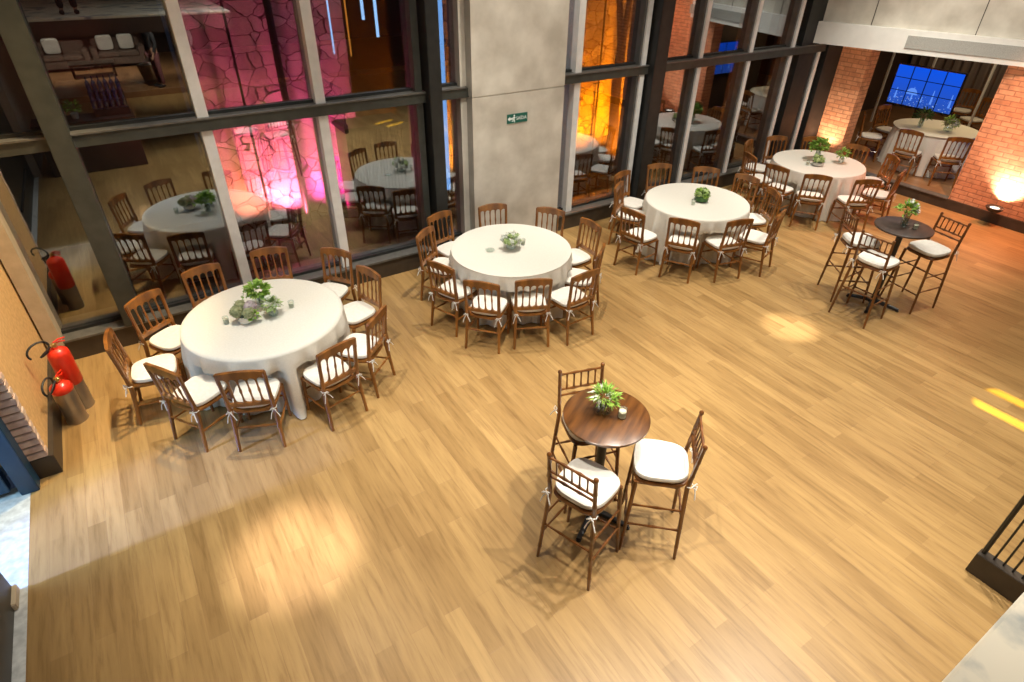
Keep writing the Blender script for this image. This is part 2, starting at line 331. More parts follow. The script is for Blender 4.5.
rel(B(-1.69, -1.605, 3.84, 4.035, .006, .075).build('patch_fitting', 'beige_post', bevel=.008), d2)
rel(B(-1.625, -1.60, 1.0, 3.3, .36, .40).build('push_bar', 'bark', bevel=.006), d2)
struct('trim_1', B(-1.80, -1.56, -3, 5.2, -.12, .002), 'granite', smooth=False)
struct('pavement', B(-9, -1.80, -3, 9, -.14, -.006), 'pale_stone', smooth=False)
struct('wall_outside', B(-9, -8.8, -3, 9, -.1, 3), 'wall_paint', smooth=False)

# glass front: kerb, sill, transom, posts, mullions and panes
struct('trim_2', B(-1.28, 3.94, 7.07, 7.6, 0, .24).box(5.40, 12.15, 7.07, 7.6, 0, .24), 'kerb', smooth=False)
struct('trim_3', B(-1.28, 3.94, 7.05, 7.6, .24, .265).box(5.40, 12.15, 7.05, 7.6, .24, .265), 'alu', smooth=False)
tr = struct('trim_4', B(-1.25, 3.94, 7.10, 7.34, 2.222, 2.335).box(5.40, 12.1, 7.10, 7.34, 2.222, 2.335), 'grey_steel', smooth=False)
B(-1.25, 3.90, 7.085, 7.30, 2.335, 2.352).box(5.44, 12.1, 7.085, 7.30, 2.335, 2.352).build('transom_cap', 'alu', tr, smooth=False)
struct('trim_5', B(-1.345, -1.20, 7.02, 7.5, 0, 6.4), 'beige_post', smooth=False, bevel=.005)
struct('trim_6', B(-.60, -.40, 7.02, 7.34, .265, 6.4), 'grey_steel', smooth=False, bevel=.006)
struct('trim_7', B(3.33, 3.50, 6.98, 7.5, 0, 6.4), 'black', smooth=False, bevel=.006)
struct('trim_8', B(7.08, 7.34, 6.98, 7.5, 0, 6.4), 'black', smooth=False, bevel=.006)
struct('trim_9', B(10.86, 11.30, 7.12, 7.5, .265, 6.4), 'black', smooth=False)
struct('trim_10', B(11.62, 12.12, 7.06, 7.5, .0, 6.4), 'black', smooth=False)
bays = [(-1.22, -.58, None), (-.42, .80, .78), (.76, 2.05, 2.03), (2.01, 3.22, 3.255), (3.48, 3.92, 3.88), (5.42, 5.77, 5.75), (5.73, 7.06, 6.97), (7.32, 8.24, 8.22), (8.20, 9.47, 9.45), (9.43, 10.62, 10.60), (10.58, 11.47, 11.45), (11.43, 12.1, None)]
for i, (a, b, mx) in enumerate(bays):
    wn = empty('window_%d' % (i + 1), ((a + b) / 2, GY, 0), kind='structure')
    rel(B(a, b, GY, GY + .01, .26, 2.23).build('lower_pane', 'pane', smooth=False), wn)
    rel(B(a, b, GY, GY + .01, 2.33, 6.4).build('upper_pane', 'pane', smooth=False), wn)
    rel(B(a, b, GY - .03, GY + .05, .262, .30).box(a, b, GY - .03, GY + .05, 2.352, 2.385).build('bottom_rail', 'black', smooth=False), wn)
    if mx:
        hw = .055 if i not in (3, 4) else .045
        if i < 6: rel(B(mx - hw, mx + hw, 7.135, 7.42, .265, 2.222).box(mx - hw, mx + hw, 7.135, 7.42, 2.352, 6.4).build('mullion', 'grey_steel' if i == 3 else ('concrete' if i == 4 else 'light_alu'), smooth=False), wn)
        else:
            rel(B(mx - .06, mx + .03, 7.15, 7.42, .265, 2.222).box(mx - .06, mx + .03, 7.15, 7.42, 2.352, 6.4).build('mullion', 'shaded_grey', smooth=False), wn)  # shade on the mullion sides put into a darker body colour
            rel(B(mx - .02, mx + .065, 7.12, 7.15, .265, 2.222).box(mx - .02, mx + .065, 7.12, 7.15, 2.352, 6.4).build('lit_face', 'light_alu', smooth=False), wn)  # brighter front of the same mullion, lit tone put into its colour
# concrete pillar, two casts with a joint
pl = struct('pillar', B(3.93, 5.41, 7.0, 7.5, 0, 2.222).box(3.93, 5.41, 7.0, 7.5, 2.238, 6.4).box(3.94, 5.40, 7.01, 7.49, 2.22, 2.24), 'concrete', smooth=False)

# right wall: brick, opening to the side room, beam with air unit
wr = struct('wall_right', B(12.1, 12.4, -8, 4.28, .17, 6.4), 'brick', smooth=False)
B(12.1, 12.4, 6.5, 7.06, .17, 2.7).build('brick_pier', 'brick', wr, smooth=False)
B(12.1, 12.4, 6.488, 6.5, .17, 2.7).build('pier_reveal', 'brick_x', wr, smooth=False)
B(12.1, 12.4, 4.28, 7.5, 2.7, 6.4).build('upper_wall', 'concrete', wr, smooth=False)
struct('baseboard_right', B(12.06, 12.12, -8, 7.2, 0, .172), 'kerb', smooth=False)
struct('trim_11', B(12.04, 12.2, 4.28, 6.5, .17, .186), 'alu', smooth=False)
RZ = math.radians(14.3)
struct('trim_12', B(11.26, 12.6, 1.0, 7.30, 2.74, 4.6, rz=RZ, piv=(11.26, 7.30)), 'concrete', smooth=False)
for _y in (3.2, 4.75, 6.3):
    _o = B(11.252, 11.262, _y - .006, _y + .006, 2.74, 4.6, rz=RZ, piv=(11.26, 7.30)).build('joint', 'kerb', bpy.data.objects['trim_12'], smooth=False)
ac = empty('ceiling_unit', (11.6, 5.6, 2.39), 0, 'long white boxed air unit with grey grille under the concrete beam', 'air conditioner')
rel(B(11.14, 12.5, 1.2, 7.28, 2.39, 2.74, rz=RZ, piv=(11.14, 7.28)).build('casing', 'white_paint', smooth=False), ac)
rel(B(11.125, 11.16, 1.4, 5.62, 2.47, 2.66, rz=RZ, piv=(11.14, 7.28)).build('grille', 'vent', smooth=False), ac)
# side room shell
struct('floor_side_room', B(12.12, 19, -1, 9, .05, .17), 'floor2', smooth=False)
struct('ceiling_side_room', B(12.4, 19, -1, 9, 2.9, 3.0), 'dark_wall', smooth=False)
struct('wall_side_room', B(18.7, 18.9, -1, 9, .17, 2.9).box(12.4, 18.9, 8.8, 9.0, .17, 2.9).box(12.4, 18.9, -1.2, -1, .17, 2.9), 'dark_wall', smooth=False)
# back of the hall: floor of the lounge under the gallery, gallery slab
struct('floor_lounge', B(-1.9, 12.1, -13, -6.0, -.1, .15), 'floor2', smooth=False)
struct('wall_back', B(-1.9, 12.1, -13.2, -12.6, 0, 6.4), 'dark_wall', smooth=False)
struct('floor_gallery', B(-1.36, 2.6, -5.0, .02, 2.56, 2.6), 'slab_white', smooth=False, bevel=.008)
struct('ceiling_lounge', B(-1.36, 2.6, -5.0, .02, 2.30, 2.56), 'dark_wall', smooth=False)
# garden outside the glass
struct('ground_outside', B(-6, 16, 7.6, 14, -.2, 0.0), 'ground', smooth=False)
sw = struct('wall_outside_garden', B(.95, 3.25, 9.6, 9.9, 0, 5.2).box(4.55, 5.6, 9.6, 9.9, 0, 5.2), 'stone', smooth=False)
struct('wall_outside_garden_far', B(7.0, 9.1, 9.55, 9.85, 0, 5.2), 'stone', smooth=False)
struct('wall_outside_dark', B(-6, .95, 10.4, 10.6, 0, 5.2).box(9.1, 16, 10.4, 10.6, 0, 5.2).box(5.6, 7.0, 10.4, 10.6, 0, 5.2).box(3.25, 4.55, 10.4, 10.6, 0, 5.2), 'dark_wall', smooth=False)
struct('sky_block_slab', B(-6, 16, 7.6, 14, 5.4, 5.5), 'dark_wall', smooth=False)  # unseen slab added over the garden to keep the sky out

# ================================================================ dining chairs
SX = [-.19, -.114, -.038, .038, .114, .19]
def yb(z): return -.20 - .048 * (z - .43) / .47 if z > .43 else -.20 - .05 * (.43 - z) / .43
def strip(bot, top, thick, n=50, x0=-.205, x1=.205, bow=.012):
    mb = MB(); vs = []
    for i in range(n + 1):
        x = x0 + (x1 - x0) * i / n; zb, zt = bot(x), top(x); bw = bow * (1 - (x / .2) ** 2)
        for z in (zb, zt):
            for s in (1, -1): vs.append((x, yb(z) - bw + s * thick / 2, z))
    fs = []
    for i in range(n):
        a = i * 4; b = a + 4
        fs += [(a, b, b + 2, a + 2), (b + 1, a + 1, a + 3, b + 3), (a + 2, b + 2, b + 3, a + 3), (b, a, a + 1, b + 1)]
    fs += [(0, 2, 3, 1), (n * 4, n * 4 + 1, n * 4 + 3, n * 4 + 2)]
    return mb.add(vs, fs)
def arch(x):
    for a, b in zip(SX, SX[1:]):
        if a <= x <= b:
            t = (x - a) / (b - a) * 2 - 1; return math.sqrt(max(0, 1 - t * t))
    return 0
def turned(p0, p1, r, n=8, rings=3):
    p0, p1 = Vector(p0), Vector(p1); pts = []; rs = []; K = 6 * rings
    for i in range(K + 1):
        t = i / K; pts.append(p0.lerp(p1, t)); ph = t * rings % 1
        rs.append(r * (1.0 + (.35 if i % 6 in (0,) else (-.12 if i % 6 in (2, 3, 4) else .1))))
    return MB().tube(pts, rs, n)
def pad(wf, wb, d0, d1, z0, z1, n=28, e=3.6):
    """rounded cushion: superellipse outline, wider in front"""
    mb = MB(); lev = [(.90, z0), (.985, z0 + (z1 - z0) * .2), (1, z0 + (z1 - z0) * .5), (.97, z0 + (z1 - z0) * .8), (.86, z1 - .004), (.5, z1), (0.001, z1 + .002)]
    vs = []
    for s, z in lev:
        for j in range(n):
            q = 2 * PI * j / n; cx = math.copysign(abs(math.cos(q)) ** (2 / e), math.cos(q)); sy = math.copysign(abs(math.sin(q)) ** (2 / e), math.sin(q))
            y = (d0 + d1) / 2 + (d1 - d0) / 2 * sy * s; t = (y - d0) / (d1 - d0); wd = wb + (wf - wb) * t
            vs.append((cx * s * wd / 2, y, z))
    fs = [(i * n + j, i * n + (j + 1) % n, (i + 1) * n + (j + 1) % n, (i + 1) * n + j) for i in range(len(lev) - 1) for j in range(n)]
    fs.append(tuple(range(n - 1, -1, -1))); return mb.add(vs, fs)
def bow(x, y, z, s):
    mb = MB()
    mb.tube([(x - s * .02, y - .02, z), (x + s * .004, y - .028, z + .004), (x + s * .022, y - .01, z), (x + s * .018, y + .02, z - .002)], .004, 5)
    for a, l in ((-.5, .06), (.45, .055)):
        mb.tube([(x, y - .026, z), (x + math.sin(a) * l * .5, y - .05, z + .018), (x + math.sin(a) * l, y - .045, z - .004), (x + math.sin(a) * l * .4, y - .03, z - .008)], .0045, 5)
    mb.tube([(x, y - .028, z), (x - .02, y - .045, z - .04), (x - .035, y - .05, z - .10)], .0045, 5)
    mb.tube([(x, y - .028, z), (x + .03, y - .045, z - .035), (x + .05, y - .055, z - .075)], .0045, 5)
    return mb
def make_chair():
    r = empty('dining_chair', (0, 0, 0), cat='chair')
    sf = MB(); sf.add([], []); o = pad(.425, .375, -.205, .205, .40, .445, e=5); o.build('seat_frame', 'wood', r)
    cu = pad(.42, .37, -.195, .20, .446, .496).build('cushion', 'cushion', r)
    for s in (-1, 1): bow(s * .185, -.205, .455, s).build('tie_bow', 'tie', cu)
    for s in (-1, 1):
        MB().tube([(s * .20, -.252, 0), (s * .193, -.228, .2), (s * .186, -.203, .40), (s * .186, yb(.55), .55), (s * .19, yb(.72), .72), (s * .192, yb(.885), .885)], [.0155, .018, .0215, .0195, .018, .019], 8).build('rear_leg', 'wood', r)
        MB().tube([(s * .192, .188, 0), (s * .188, .182, .22), (s * .182, .172, .41)], [.0145, .018, .0225], 8).build('front_leg', 'wood', r)
        turned((s * .189, .18, .20), (s * .193, -.222, .22), .0105, 6, 2).build('stretcher', 'wood', r)
    turned((-.19, .178, .27), (.19, .178, .27), .0105, 6, 3).build('stretcher', 'wood', r)
    turned((-.192, -.222, .26), (.192, -.222, .26), .0105, 6, 3).build('stretcher', 'wood', r)
    strip(lambda x: .785 + .052 * arch(x), lambda x: .893 + .024 * math.cos(x / .205 * PI / 2) - (.012 if abs(x) > .2 else 0), .030).build('top_rail', 'wood', r)
    strip(lambda x: .505, lambda x: .580 - .038 * arch(x), .026, bow=.008).build('lower_rail', 'wood', r)
    for x in SX[1:-1]:
        bwx = .010 * (1 - (x / .2) ** 2); turned((x, yb(.56) - bwx, .56), (x, yb(.81) - bwx, .81), .0092, 6, 2).build('spindle', 'wood', r)
    return r
chair0 = make_chair(); _used = []
def chair(x, y, deg, label, group, z=0.0):
    if not _used:
        _used.append(1); chair0.location = (x, y, z); chair0.rotation_euler = (0, 0, math.radians(deg)); chair0['label'] = label; chair0['group'] = group; return chair0
    return dup(chair0, (x, y, z), math.radians(deg), label, group)

G1, G2, G3, G4, G5 = 'chairs around the three-vase table', 'chairs around the table by the concrete pillar', 'chairs around the table with the cabbage bowl', 'chairs around the corner table', 'chairs in the side room'
T1 = [(-0.170, 6.170, -146, 'wooden chair at three-vase table, seat in view, back near the leaning grey window post'),
      (0.345, 6.49, -169, 'wooden chair behind three-vase table, only its backrest showing between two window posts'),
      (-0.405, 5.69, -96, 'wooden chair seen side-on at three-vase table, nearest the red fire extinguishers'),
      (-0.1, 5.099, -57, 'wooden chair at three-vase table between the side-on chair and the front one, back slanting'),
      (0.338, 4.79, -23, 'wooden chair at front of three-vase table, back squarely to the viewer, cushion ties hanging'),
      (1.001, 4.746, 15, 'wooden chair at three-vase table, front one of the two with overlapping backs'),
      (1.414, 5.007, 42, 'wooden chair at three-vase table, back overlapped by the chair in front, legs splayed'),
      (1.615, 5.656, 107, 'wooden chair at three-vase table facing the fire extinguishers, whole white seat in view'),
      (1.515, 6.241, 128, 'wooden chair at three-vase table with its seat partly behind the cloth, nearest the kerb'),
      (1.002, 6.583, 169, 'wooden chair directly behind the tall leafy vase, against the window glass')]
T2 = [(2.977, 6.139, -146, 'wooden chair at round-bouquet table turned to the pillar, in front of another beside black post'),
      (3.301, 6.498, -166, 'wooden chair at round-bouquet table standing against the black window post, dark panes behind its spindles'),
      (3.944, 6.389, 166, 'wooden chair with backrest framed against the concrete pillar under its plain face'),
      (4.409, 5.966, 125, 'wooden chair at the concrete pillar corner, back half in front of the dark kerb'),
      (4.559, 5.480, 90, 'wooden chair at round-bouquet table with a white seat, facing along the window'),
      (4.261, 4.996, 39, 'wooden chair seen edge-on at round-bouquet table, its spindles hidden by its post'),
      (3.867, 4.673, 3, 'wooden chair at round-bouquet table, turned three-quarters in front of the edge-on chair'),
      (3.396, 4.816, -25, 'wooden chair at front of round-bouquet table with cloth hem showing between its legs'),
      (2.960, 5.006, -48, 'wooden chair at front of round-bouquet table between the hem chair and the slanting one'),
      (2.822, 5.526, -69, 'wooden chair slanting at round-bouquet table, two ties knotted, beside the chair by black post')]
T3 = [(6.523, 6.501, -167, 'wooden chair behind cabbage-bowl table touching the thick black post, seen nearly edge-on'),
      (6.192, 6.151, -149, 'reddish lit wooden chair seen edge-on at cabbage-bowl table, in front of the black-post chair'),
      (7.161, 6.503, 156, 'orange lit wooden chair behind cabbage-bowl table, back against the pane right of black post'),
      (7.617, 6.039, 133, 'orange lit wooden chair behind cabbage-bowl table crossed by the sill line'),
      (7.809, 5.560, 101, 'red lit wooden chair at cabbage-bowl table, back turned to the corner table'),
      (7.640, 5.088, 63, 'wooden chair at cabbage-bowl table half hidden behind the diagonal-backed one, seat under cloth edge'),
      (7.161, 4.628, 18, 'wooden chair with diagonal back at cabbage-bowl table, nearest the dark-topped high table'),
      (6.612, 4.746, -14, 'wooden chair at front of cabbage-bowl table, leaning view with white seat beside table hem'),
      (6.127, 5.03, -58, 'wooden chair at front of cabbage-bowl table, back full to the viewer, long hem tie'),
      (5.782, 5.522, -81, 'wooden chair at cabbage-bowl table in profile, whole seat in view, toward the pillar')]
T4 = [(9.71, 6.623, -160, 'wooden chair edge-on at corner table, nearest the pale window mullion'),
      (9.224, 6.215, -113, 'wooden chair in profile at corner table in front of the edge-on one by the mullion'),
      (10.235, 6.562, 154, 'orange lit wooden chair behind corner table between two black window posts'),
      (10.773, 6.183, 149, 'wooden chair behind corner table half hidden by the tall green bouquet'),
      (10.890, 5.622, 98, 'orange lit wooden chair behind corner table, back against the side-room opening'),
      (10.874, 5.115, 55, 'wooden chair at corner table with back over the grey threshold of the side room'),
      (10.351, 4.699, 15, 'wooden chair edge-on at corner table, nearest the high table with white flowers'),
      (9.692, 4.722, -33, 'wooden chair at front of corner table with white seat, behind a high stool'),
      (9.259, 5.206, -52, 'wooden chair at front of corner table, back full to the viewer over white cloth'),
      (9.125, 5.706, -82, 'wooden chair at corner table beside the cabbage-bowl table, spindles before white cloth')]
T5 = [(12.56, 5.42, -82, 'wooden chair in side room in front of ivory table, directly under the screen'),
      (12.80, 4.83, -50, 'wooden chair in side room in front of ivory table, touching the brick wall edge'),
      (13.0, 6.42, -150, 'wooden chair in side room at ivory table end, beside the brick pier'),
      (13.75, 6.50, 170, 'wooden chair in side room behind the ivory table, below the lower corner of the screen'),
      (17.0, 6.55, 100, 'wooden chair far in the side room behind the screen, upper of two beside curtain'),
      (16.3, 6.0, 60, 'wooden chair far in the side room behind the screen, lower of two beside curtain')]
TABLES = [(0.675, 5.62, T1), (3.655, 5.61, T2), (6.87, 5.535, T3), (10.06, 5.687, T4), (13.50, 5.50, T5[:4])]

# ================================================================ round tables under cloth
def cloth(cx, cy, chairs, seed, R0=.755):
    rnd = random.Random(seed); n = 260; H = .765
    lev = [(0, H), (.35, H), (.60, H), (.72, H), (.745, H - .002), (R0, H - .012), (R0 + .003, H - .03), (0, .70), (0, .645), (0, .585), (0, .52), (0, .40), (0, .28), (0, .14), (0, .05), (0, .012)]
    ph = [rnd.uniform(0, 2 * PI) for _ in range(6)]; nf = rnd.choice((19, 21, 23))
    vs = [(0, 0, H)]; fs = []
    def skirt(q, z):
        t = (H - z) / H
        fold = math.sin(nf * q + ph[0] + .9 * math.sin(3 * q + ph[1])) * .6 + math.sin((nf * 2 - 5) * q + ph[2]) * .3 + math.sin(7 * q + ph[3]) * .35
        tt = min(1, max(0, t - .04) * 3.2); r = R0 + .006 + .045 * t + .042 * tt * fold
        if z < .03: r += .03 * max(0, fold)
        lim = 9
        for x, y, dg, *_ in chairs:
            a = math.radians(dg); fx, fy = -math.sin(a), math.cos(a)       # facing
            ex, ey = x + fx * .215 - cx, y + fy * .215 - cy                  # front edge of the seat
            qx, qy = math.cos(q), math.sin(q); dn = -(qx * fx + qy * fy)
            if dn < .3: continue
            rr = -(ex * fx + ey * fy) / dn; off = abs((qx * rr - ex) * fy - (qy * rr - ey) * fx)
            if z < .56: rr += max(0, off - .195) * 3.0; lim = min(lim, rr - .010)
        if lim < r: r = max(min(r, lim - .030 + .024 * fold), .54)
        return r
    for i, (r, z) in enumerate(lev[1:]):
        for j in range(n):
            q = 2 * PI * j / n; rr = r if r else skirt(q, z); vs.append((rr * math.cos(q), rr * math.sin(q), z))
    for j in range(n): fs.append((0, 1 + j, 1 + (j + 1) % n))
    for i in range(len(lev) - 2):
        for j in range(n):
            a = 1 + i * n + j; b = 1 + i * n + (j + 1) % n; fs.append((a, a + n, b + n, b))
    return MB().add(vs, fs)
TL = ['round table under ivory cloth with three flower vases, nearest the fire extinguishers', 'round table under ivory cloth with one round bouquet, before the concrete pillar',
      'round table under ivory cloth with a cabbage-like bowl, beside the thick black post', 'round table under ivory cloth in the corner by the brick pier', 'round table under ivory cloth in the side room below the screen']
for k, (cx, cy, chs) in enumerate(TABLES):
    z0 = .17 if k == 4 else 0
    t = empty('round_table', (cx, cy, z0), 0, TL[k], 'table', 'cloth-covered round tables')
    cloth(cx, cy, chs, 20 + k, (.775, .745, .75, .75, .70)[k]).build('tablecloth', 'cloth', t, angle=75)
    MB().lathe([(.65, .73), (.685, .735), (.685, .755), (.65, .758)], n=48).build('tabletop', 'wood', t)
    MB().lathe([(.05, .06), (.05, .73)], n=12).build('pedestal', 'iron', t)
    b = MB()
    for q in (0, PI / 2): b.box(-.42, .42, -.035, .035, .0, .06, rz=q, piv=(0, 0))
    b.build('foot', 'iron', t)
for (cx, cy, chs), g in zip(TABLES, (G1, G2, G3, G4, G5)):
    for x, y, dg, lb in (chs if g != G5 else T5): chair(x, y, dg, lb, g, .17 if g == G5 else 0)

# ================================================================ high stools and high tables
def make_stool():
    r = empty('bar_stool', (0, 0, 0), cat='stool')
    def py(z): return -.19 - .045 * (z - .74) / .42 if z > .74 else -.19 - .03 * (.74 - z) / .74
    def px(z): return .182 if z > .74 else .182 + .05 * (.74 - z) / .74
    def fy(z): return .172 + .03 * (.74 - z) / .74
    pad(.42, .385, -.205, .20, .725, .768, e=4).build('seat_frame', 'stool_wood', r)
    cu = pad(.425, .385, -.20, .205, .769, .825, e=3.4).build('cushion', 'cushion', r)
    for s in (-1, 1): bow(s * .185, -.20, .775, s).build('tie_bow', 'tie', cu)
    for s in (-1, 1):
        zs = [0, .12, .135, .15, .33, .345, .36, .55, .565, .58, .74, .86, .872, .884, 1.0, 1.01, 1.02, 1.14, 1.15, 1.163, 1.172]
        rs = [.012, .0145, .0175, .0145, .0155, .0185, .0155, .0165, .019, .0165, .018, .0155, .018, .0155, .015, .0175, .015, .0145, .0185, .0165, .006]
        MB().tube([(s * px(z), py(z), z) for z in zs], rs, 8).build('rear_leg', 'stool_wood', r)
        zs = [0, .16, .175, .19, .38, .395, .41, .58, .74]
        MB().tube([(s * px(z), fy(z), z) for z in zs], [.012, .0145, .0175, .0145, .0155, .018, .0155, .0165, .018], 8).build('front_leg', 'stool_wood', r)
        for z in (.30, .50): turned((s * px(z), fy(z), z), (s * px(z), py(z), z + .01), .0095, 6, 2).build('rung', 'stool_wood', r)
    for z in (.26, .58): turned((-px(z), fy(z), z), (px(z), fy(z), z), .0095, 6, 3).build('rung', 'stool_wood', r)
    turned((-px(.40), py(.40), .40), (px(.40), py(.40), .40), .0095, 6, 3).build('rung', 'stool_wood', r)
    for z in (1.125, .985, .93): turned((-.182, py(z), z), (.182, py(z), z), .0105, 6, 3).build('back_rail', 'stool_wood', r)
    for i in range(5):
        x = -.182 + .364 * (i + 1) / 6; turned((x, py(.985), .985), (x, py(1.125), 1.125), .0075, 6, 1).build('spindle', 'stool_wood', r)
    return r
GA, GB = 'high stools at the brown-topped high table', 'high stools at the dark-topped high table'
stool0 = make_stool(); stool0.location = (2.035, 2.10, 0); stool0.rotation_euler = (0, 0, math.radians(-71)); stool0['group'] = GA
stool0['label'] = 'wooden high stool at the brown-topped high table, its slatted back towards the viewer'
D = math.radians
dup(stool0, (2.64, 1.98, 0), D(46), 'wooden high stool at the brown-topped high table with its whole white seat in view', GA)
dup(stool0, (2.46, 2.60, 0), D(164), 'wooden high stool behind the brown-topped high table, seat hidden by the tabletop', GA)
dup(stool0, (7.25, 3.0, 0), D(-88), 'wooden high stool at the dark-topped high table, its slatted back towards the viewer', GB)
dup(stool0, (7.60, 3.43, 0), D(-126), 'wooden high stool at the dark-topped high table, half hidden behind the stool in front', GB)
dup(stool0, (8.13, 2.83, 0), D(79), 'orange lit high stool alone on the brick-wall side of the dark-topped high table', GB)
def high_table(x, y, top, label, rz, R):
    t = empty('high_table', (x, y, 0), rz, label, 'table', 'high pedestal tables')
    MB().lathe([(R - .02, 1.072), (R - .003, 1.076), (R, 1.085), (R, 1.096), (R - .006, 1.1), (.001, 1.1)], n=48).build('tabletop', top, t)
    MB().lathe([(.055, .03), (.04, .06), (.036, .10), (.036, 1.0), (.05, 1.04), (.12, 1.06), (.12, 1.071)], n=20).build('column', 'iron', t)
    for k in range(4):
        a = k * PI / 2; c, s = math.cos(a), math.sin(a)
        MB().tube([(.03 * c, .03 * s, .055), (.16 * c, .16 * s, .042), (.31 * c, .31 * s, .022)], [.032, .026, .02], 8).lathe([(.022, 0), (.022, .012)], (.30 * c, .30 * s, 0), 10).build('foot', 'iron', t)
    return t
high_table(2.375, 2.335, 'top_wood', 'high round table with glossy brown wooden top on black cross foot', .5, .318)
high_table(7.71, 3.05, 'top_shaded', 'high round table with dark matt top carrying white flowers', .3, .325)

# ================================================================ flowers, vases, candles
def rdir(up=.3):
    while True:
        d = Vector((random.uniform(-1, 1), random.uniform(-1, 1), random.uniform(-1, 1)))
        if .1 < d.length < 1 and d.normalized().z > up - .8: return d.normalized()
def vase(name, x, y, z, r, h, label, cat='vase', neck=.75, m='vase', group=None):
    v = empty(name, (x, y, z), 0, label, cat, group)
    MB().lathe([(r * .62, 0), (r * .98, h * .22), (r, h * .5), (r * neck, h), (r * neck - .004, h), (r - .005, h * .5), (r * .9, h * .22), (.001, .012)], n=24).build('bowl', m, v)
    return v
def leaves(par, c, R, n, l, wd, m, sq=(1, 1, 1), up=0.0, name='foliage', inner=.35):
    mb = MB()
    for _ in range(n):
        d = rdir(up); p = Vector(c) + Vector((d.x * R * sq[0], d.y * R * sq[1], d.z * R * sq[2])) * random.uniform(inner, .85)
        mb.leaf(p, d + Vector((0, 0, .25)), l * random.uniform(.7, 1.2), wd * random.uniform(.7, 1.2), random.uniform(.1, .6))
    return mb.build(name, m, par, smooth=False)
def stems(par, z0, z1, R, n):
    mb = MB()
    for _ in range(n):
        a = random.uniform(0, 2 * PI); mb.tube([(.3 * R * math.cos(a), .3 * R * math.sin(a), z0), (.5 * R * math.cos(a), .5 * R * math.sin(a), (z0 + z1) / 2), (R * math.cos(a), R * math.sin(a), z1)], .003, 5)
    return mb.build('stem', 'leaf_dark', par)
def puff(par, c, R, m, name='blossom', n=60, l=.022):
    mb = MB().ball(c, R * .8, 8)
    for _ in range(n):
        d = rdir(); mb.leaf(Vector(c) + d * R * .72, d + rdir() * .7, l, l * .9, .5)
    return mb.build(name, m, par, smooth=False)
def candle(x, y, z, label, group, h=.075, r=.03):
    t = empty('candle_holder', (x, y, z), 0, label, 'candle', group)
    MB().lathe([(r * .85, 0), (r, h), (r - .003, h), (r * .85 - .003, .008), (.001, .008)], n=18).build('glass_cup', 'vase', t)
    MB().lathe([(r * .78, .010), (r * .82, h * .72), (.001, h * .70)], n=16).build('candle', 'wax', t)
    return t
ZT, ZH = .767, 1.101
GF, GC = 'flower arrangements on the tables', 'glass candle holders'
def tall_green(x, y, z, label, s=1.0):
    v = vase('flower_vase', x, y, z, .05 * s, .15 * s, label, 'flowers', group=GF)
    stems(v, .02, .2 * s, .05 * s, 7); leaves(v, (0, 0, .24 * s), .14 * s, 230, .065 * s, .05 * s, 'leaf', (1.05, 1.05, .75), .2)
    leaves(v, (-.16 * s, .02, .20 * s), .05 * s, 25, .04 * s, .03 * s, 'leaf', name='side_sprig'); return v
tall_green(.70, 5.80, ZT, 'tall leafy green bunch in clear vase on the table near the fire extinguishers', .80)
v = vase('flower_bowl', .50, 5.567, ZT, .075, .08, 'low bowl of olive and lilac hydrangeas on the table near the extinguishers', 'flowers', .9, 'mirror_bowl', GF)
for c, R, m in (((-.06, .02, .12), .075, 'petal_olive'), ((.03, -.06, .12), .07, 'petal_olive'), ((.065, .03, .13), .08, 'petal_lilac'), ((-.01, .07, .15), .07, 'petal_olive')): puff(v, c, R, m)
leaves(v, (.07, -.06, .09), .045, 22, .05, .045, 'leaf', name='leaf_tuft')
v = vase('flower_vase', .76, 5.55, ZT, .05, .09, 'small glass of white and pale green blossoms on the table near the extinguishers', 'flowers', .8, group=GF)
leaves(v, (0, 0, .13), .09, 90, .05, .04, 'leaf_pale', (1, 1, .8), .2)
for c in ((.03, -.05, .13), (-.05, -.02, .15), (.05, .03, .17), (-.01, .03, .19)): puff(v, c, .032, 'petal_white', n=24, l=.02)
candle(.326, 5.637, ZT, 'glass candle cup beside the lilac hydrangea bowl', GC)
candle(.956, 5.607, ZT, 'glass candle cup beside the small white blossoms, by the table edge', GC)
v = vase('flower_bowl', 3.644, 5.597, ZT, .06, .06, 'round bouquet of white and green roses on the table before the pillar', 'flowers', .9, group=GF)
for _ in range(26):
    d = rdir(.4); puff(v, (d.x * .095, d.y * .095, .115 + d.z * .085), .040, random.choice(('leaf_pale', 'petal_white', 'petal_white', 'leaf_pale')), n=16, l=.026)
candle(3.834, 5.614, ZT, 'glass candle cup beside the round white and green bouquet', GC)
ds = tag(MB().lathe([(.03, 0), (.055, .008), (.06, .014), (.05, .012), (.001, .006)], (0, 0, 0), 20).build('small_dish', 'vase'), 'small clear glass dish lying on the cloth before the pillar', 'dish'); ds.location = (3.39, 5.68, ZT)
v = vase('flower_bowl', 6.898, 5.481, ZT, .10, .09, 'dark bowl packed with green cabbage-like heads on the table by black post', 'flowers', .95, 'leaf_dark', GF)
for _ in range(20):
    d = rdir(.6); puff(v, (d.x * .085, d.y * .085, .10 + d.z * .055), .042, random.choice(('leaf_pale', 'leaf_pale', 'leaf')), n=20, l=.03)
candle(6.684, 5.44, ZT, 'glass candle cup nearest the viewer beside the cabbage bowl', GC)
candle(7.12, 5.56, ZT, 'glass candle cup behind the cabbage bowl towards the corner table', GC)
tall_green(10.152, 5.80, ZT, 'tall dense green bunch on the corner table before the brick pier', 1.05)
v = vase('flower_bowl', 9.89, 5.60, ZT, .10, .07, 'low silver bowl of yellow-green blossoms on the corner table', 'flowers', .95, 'mirror_bowl', GF)
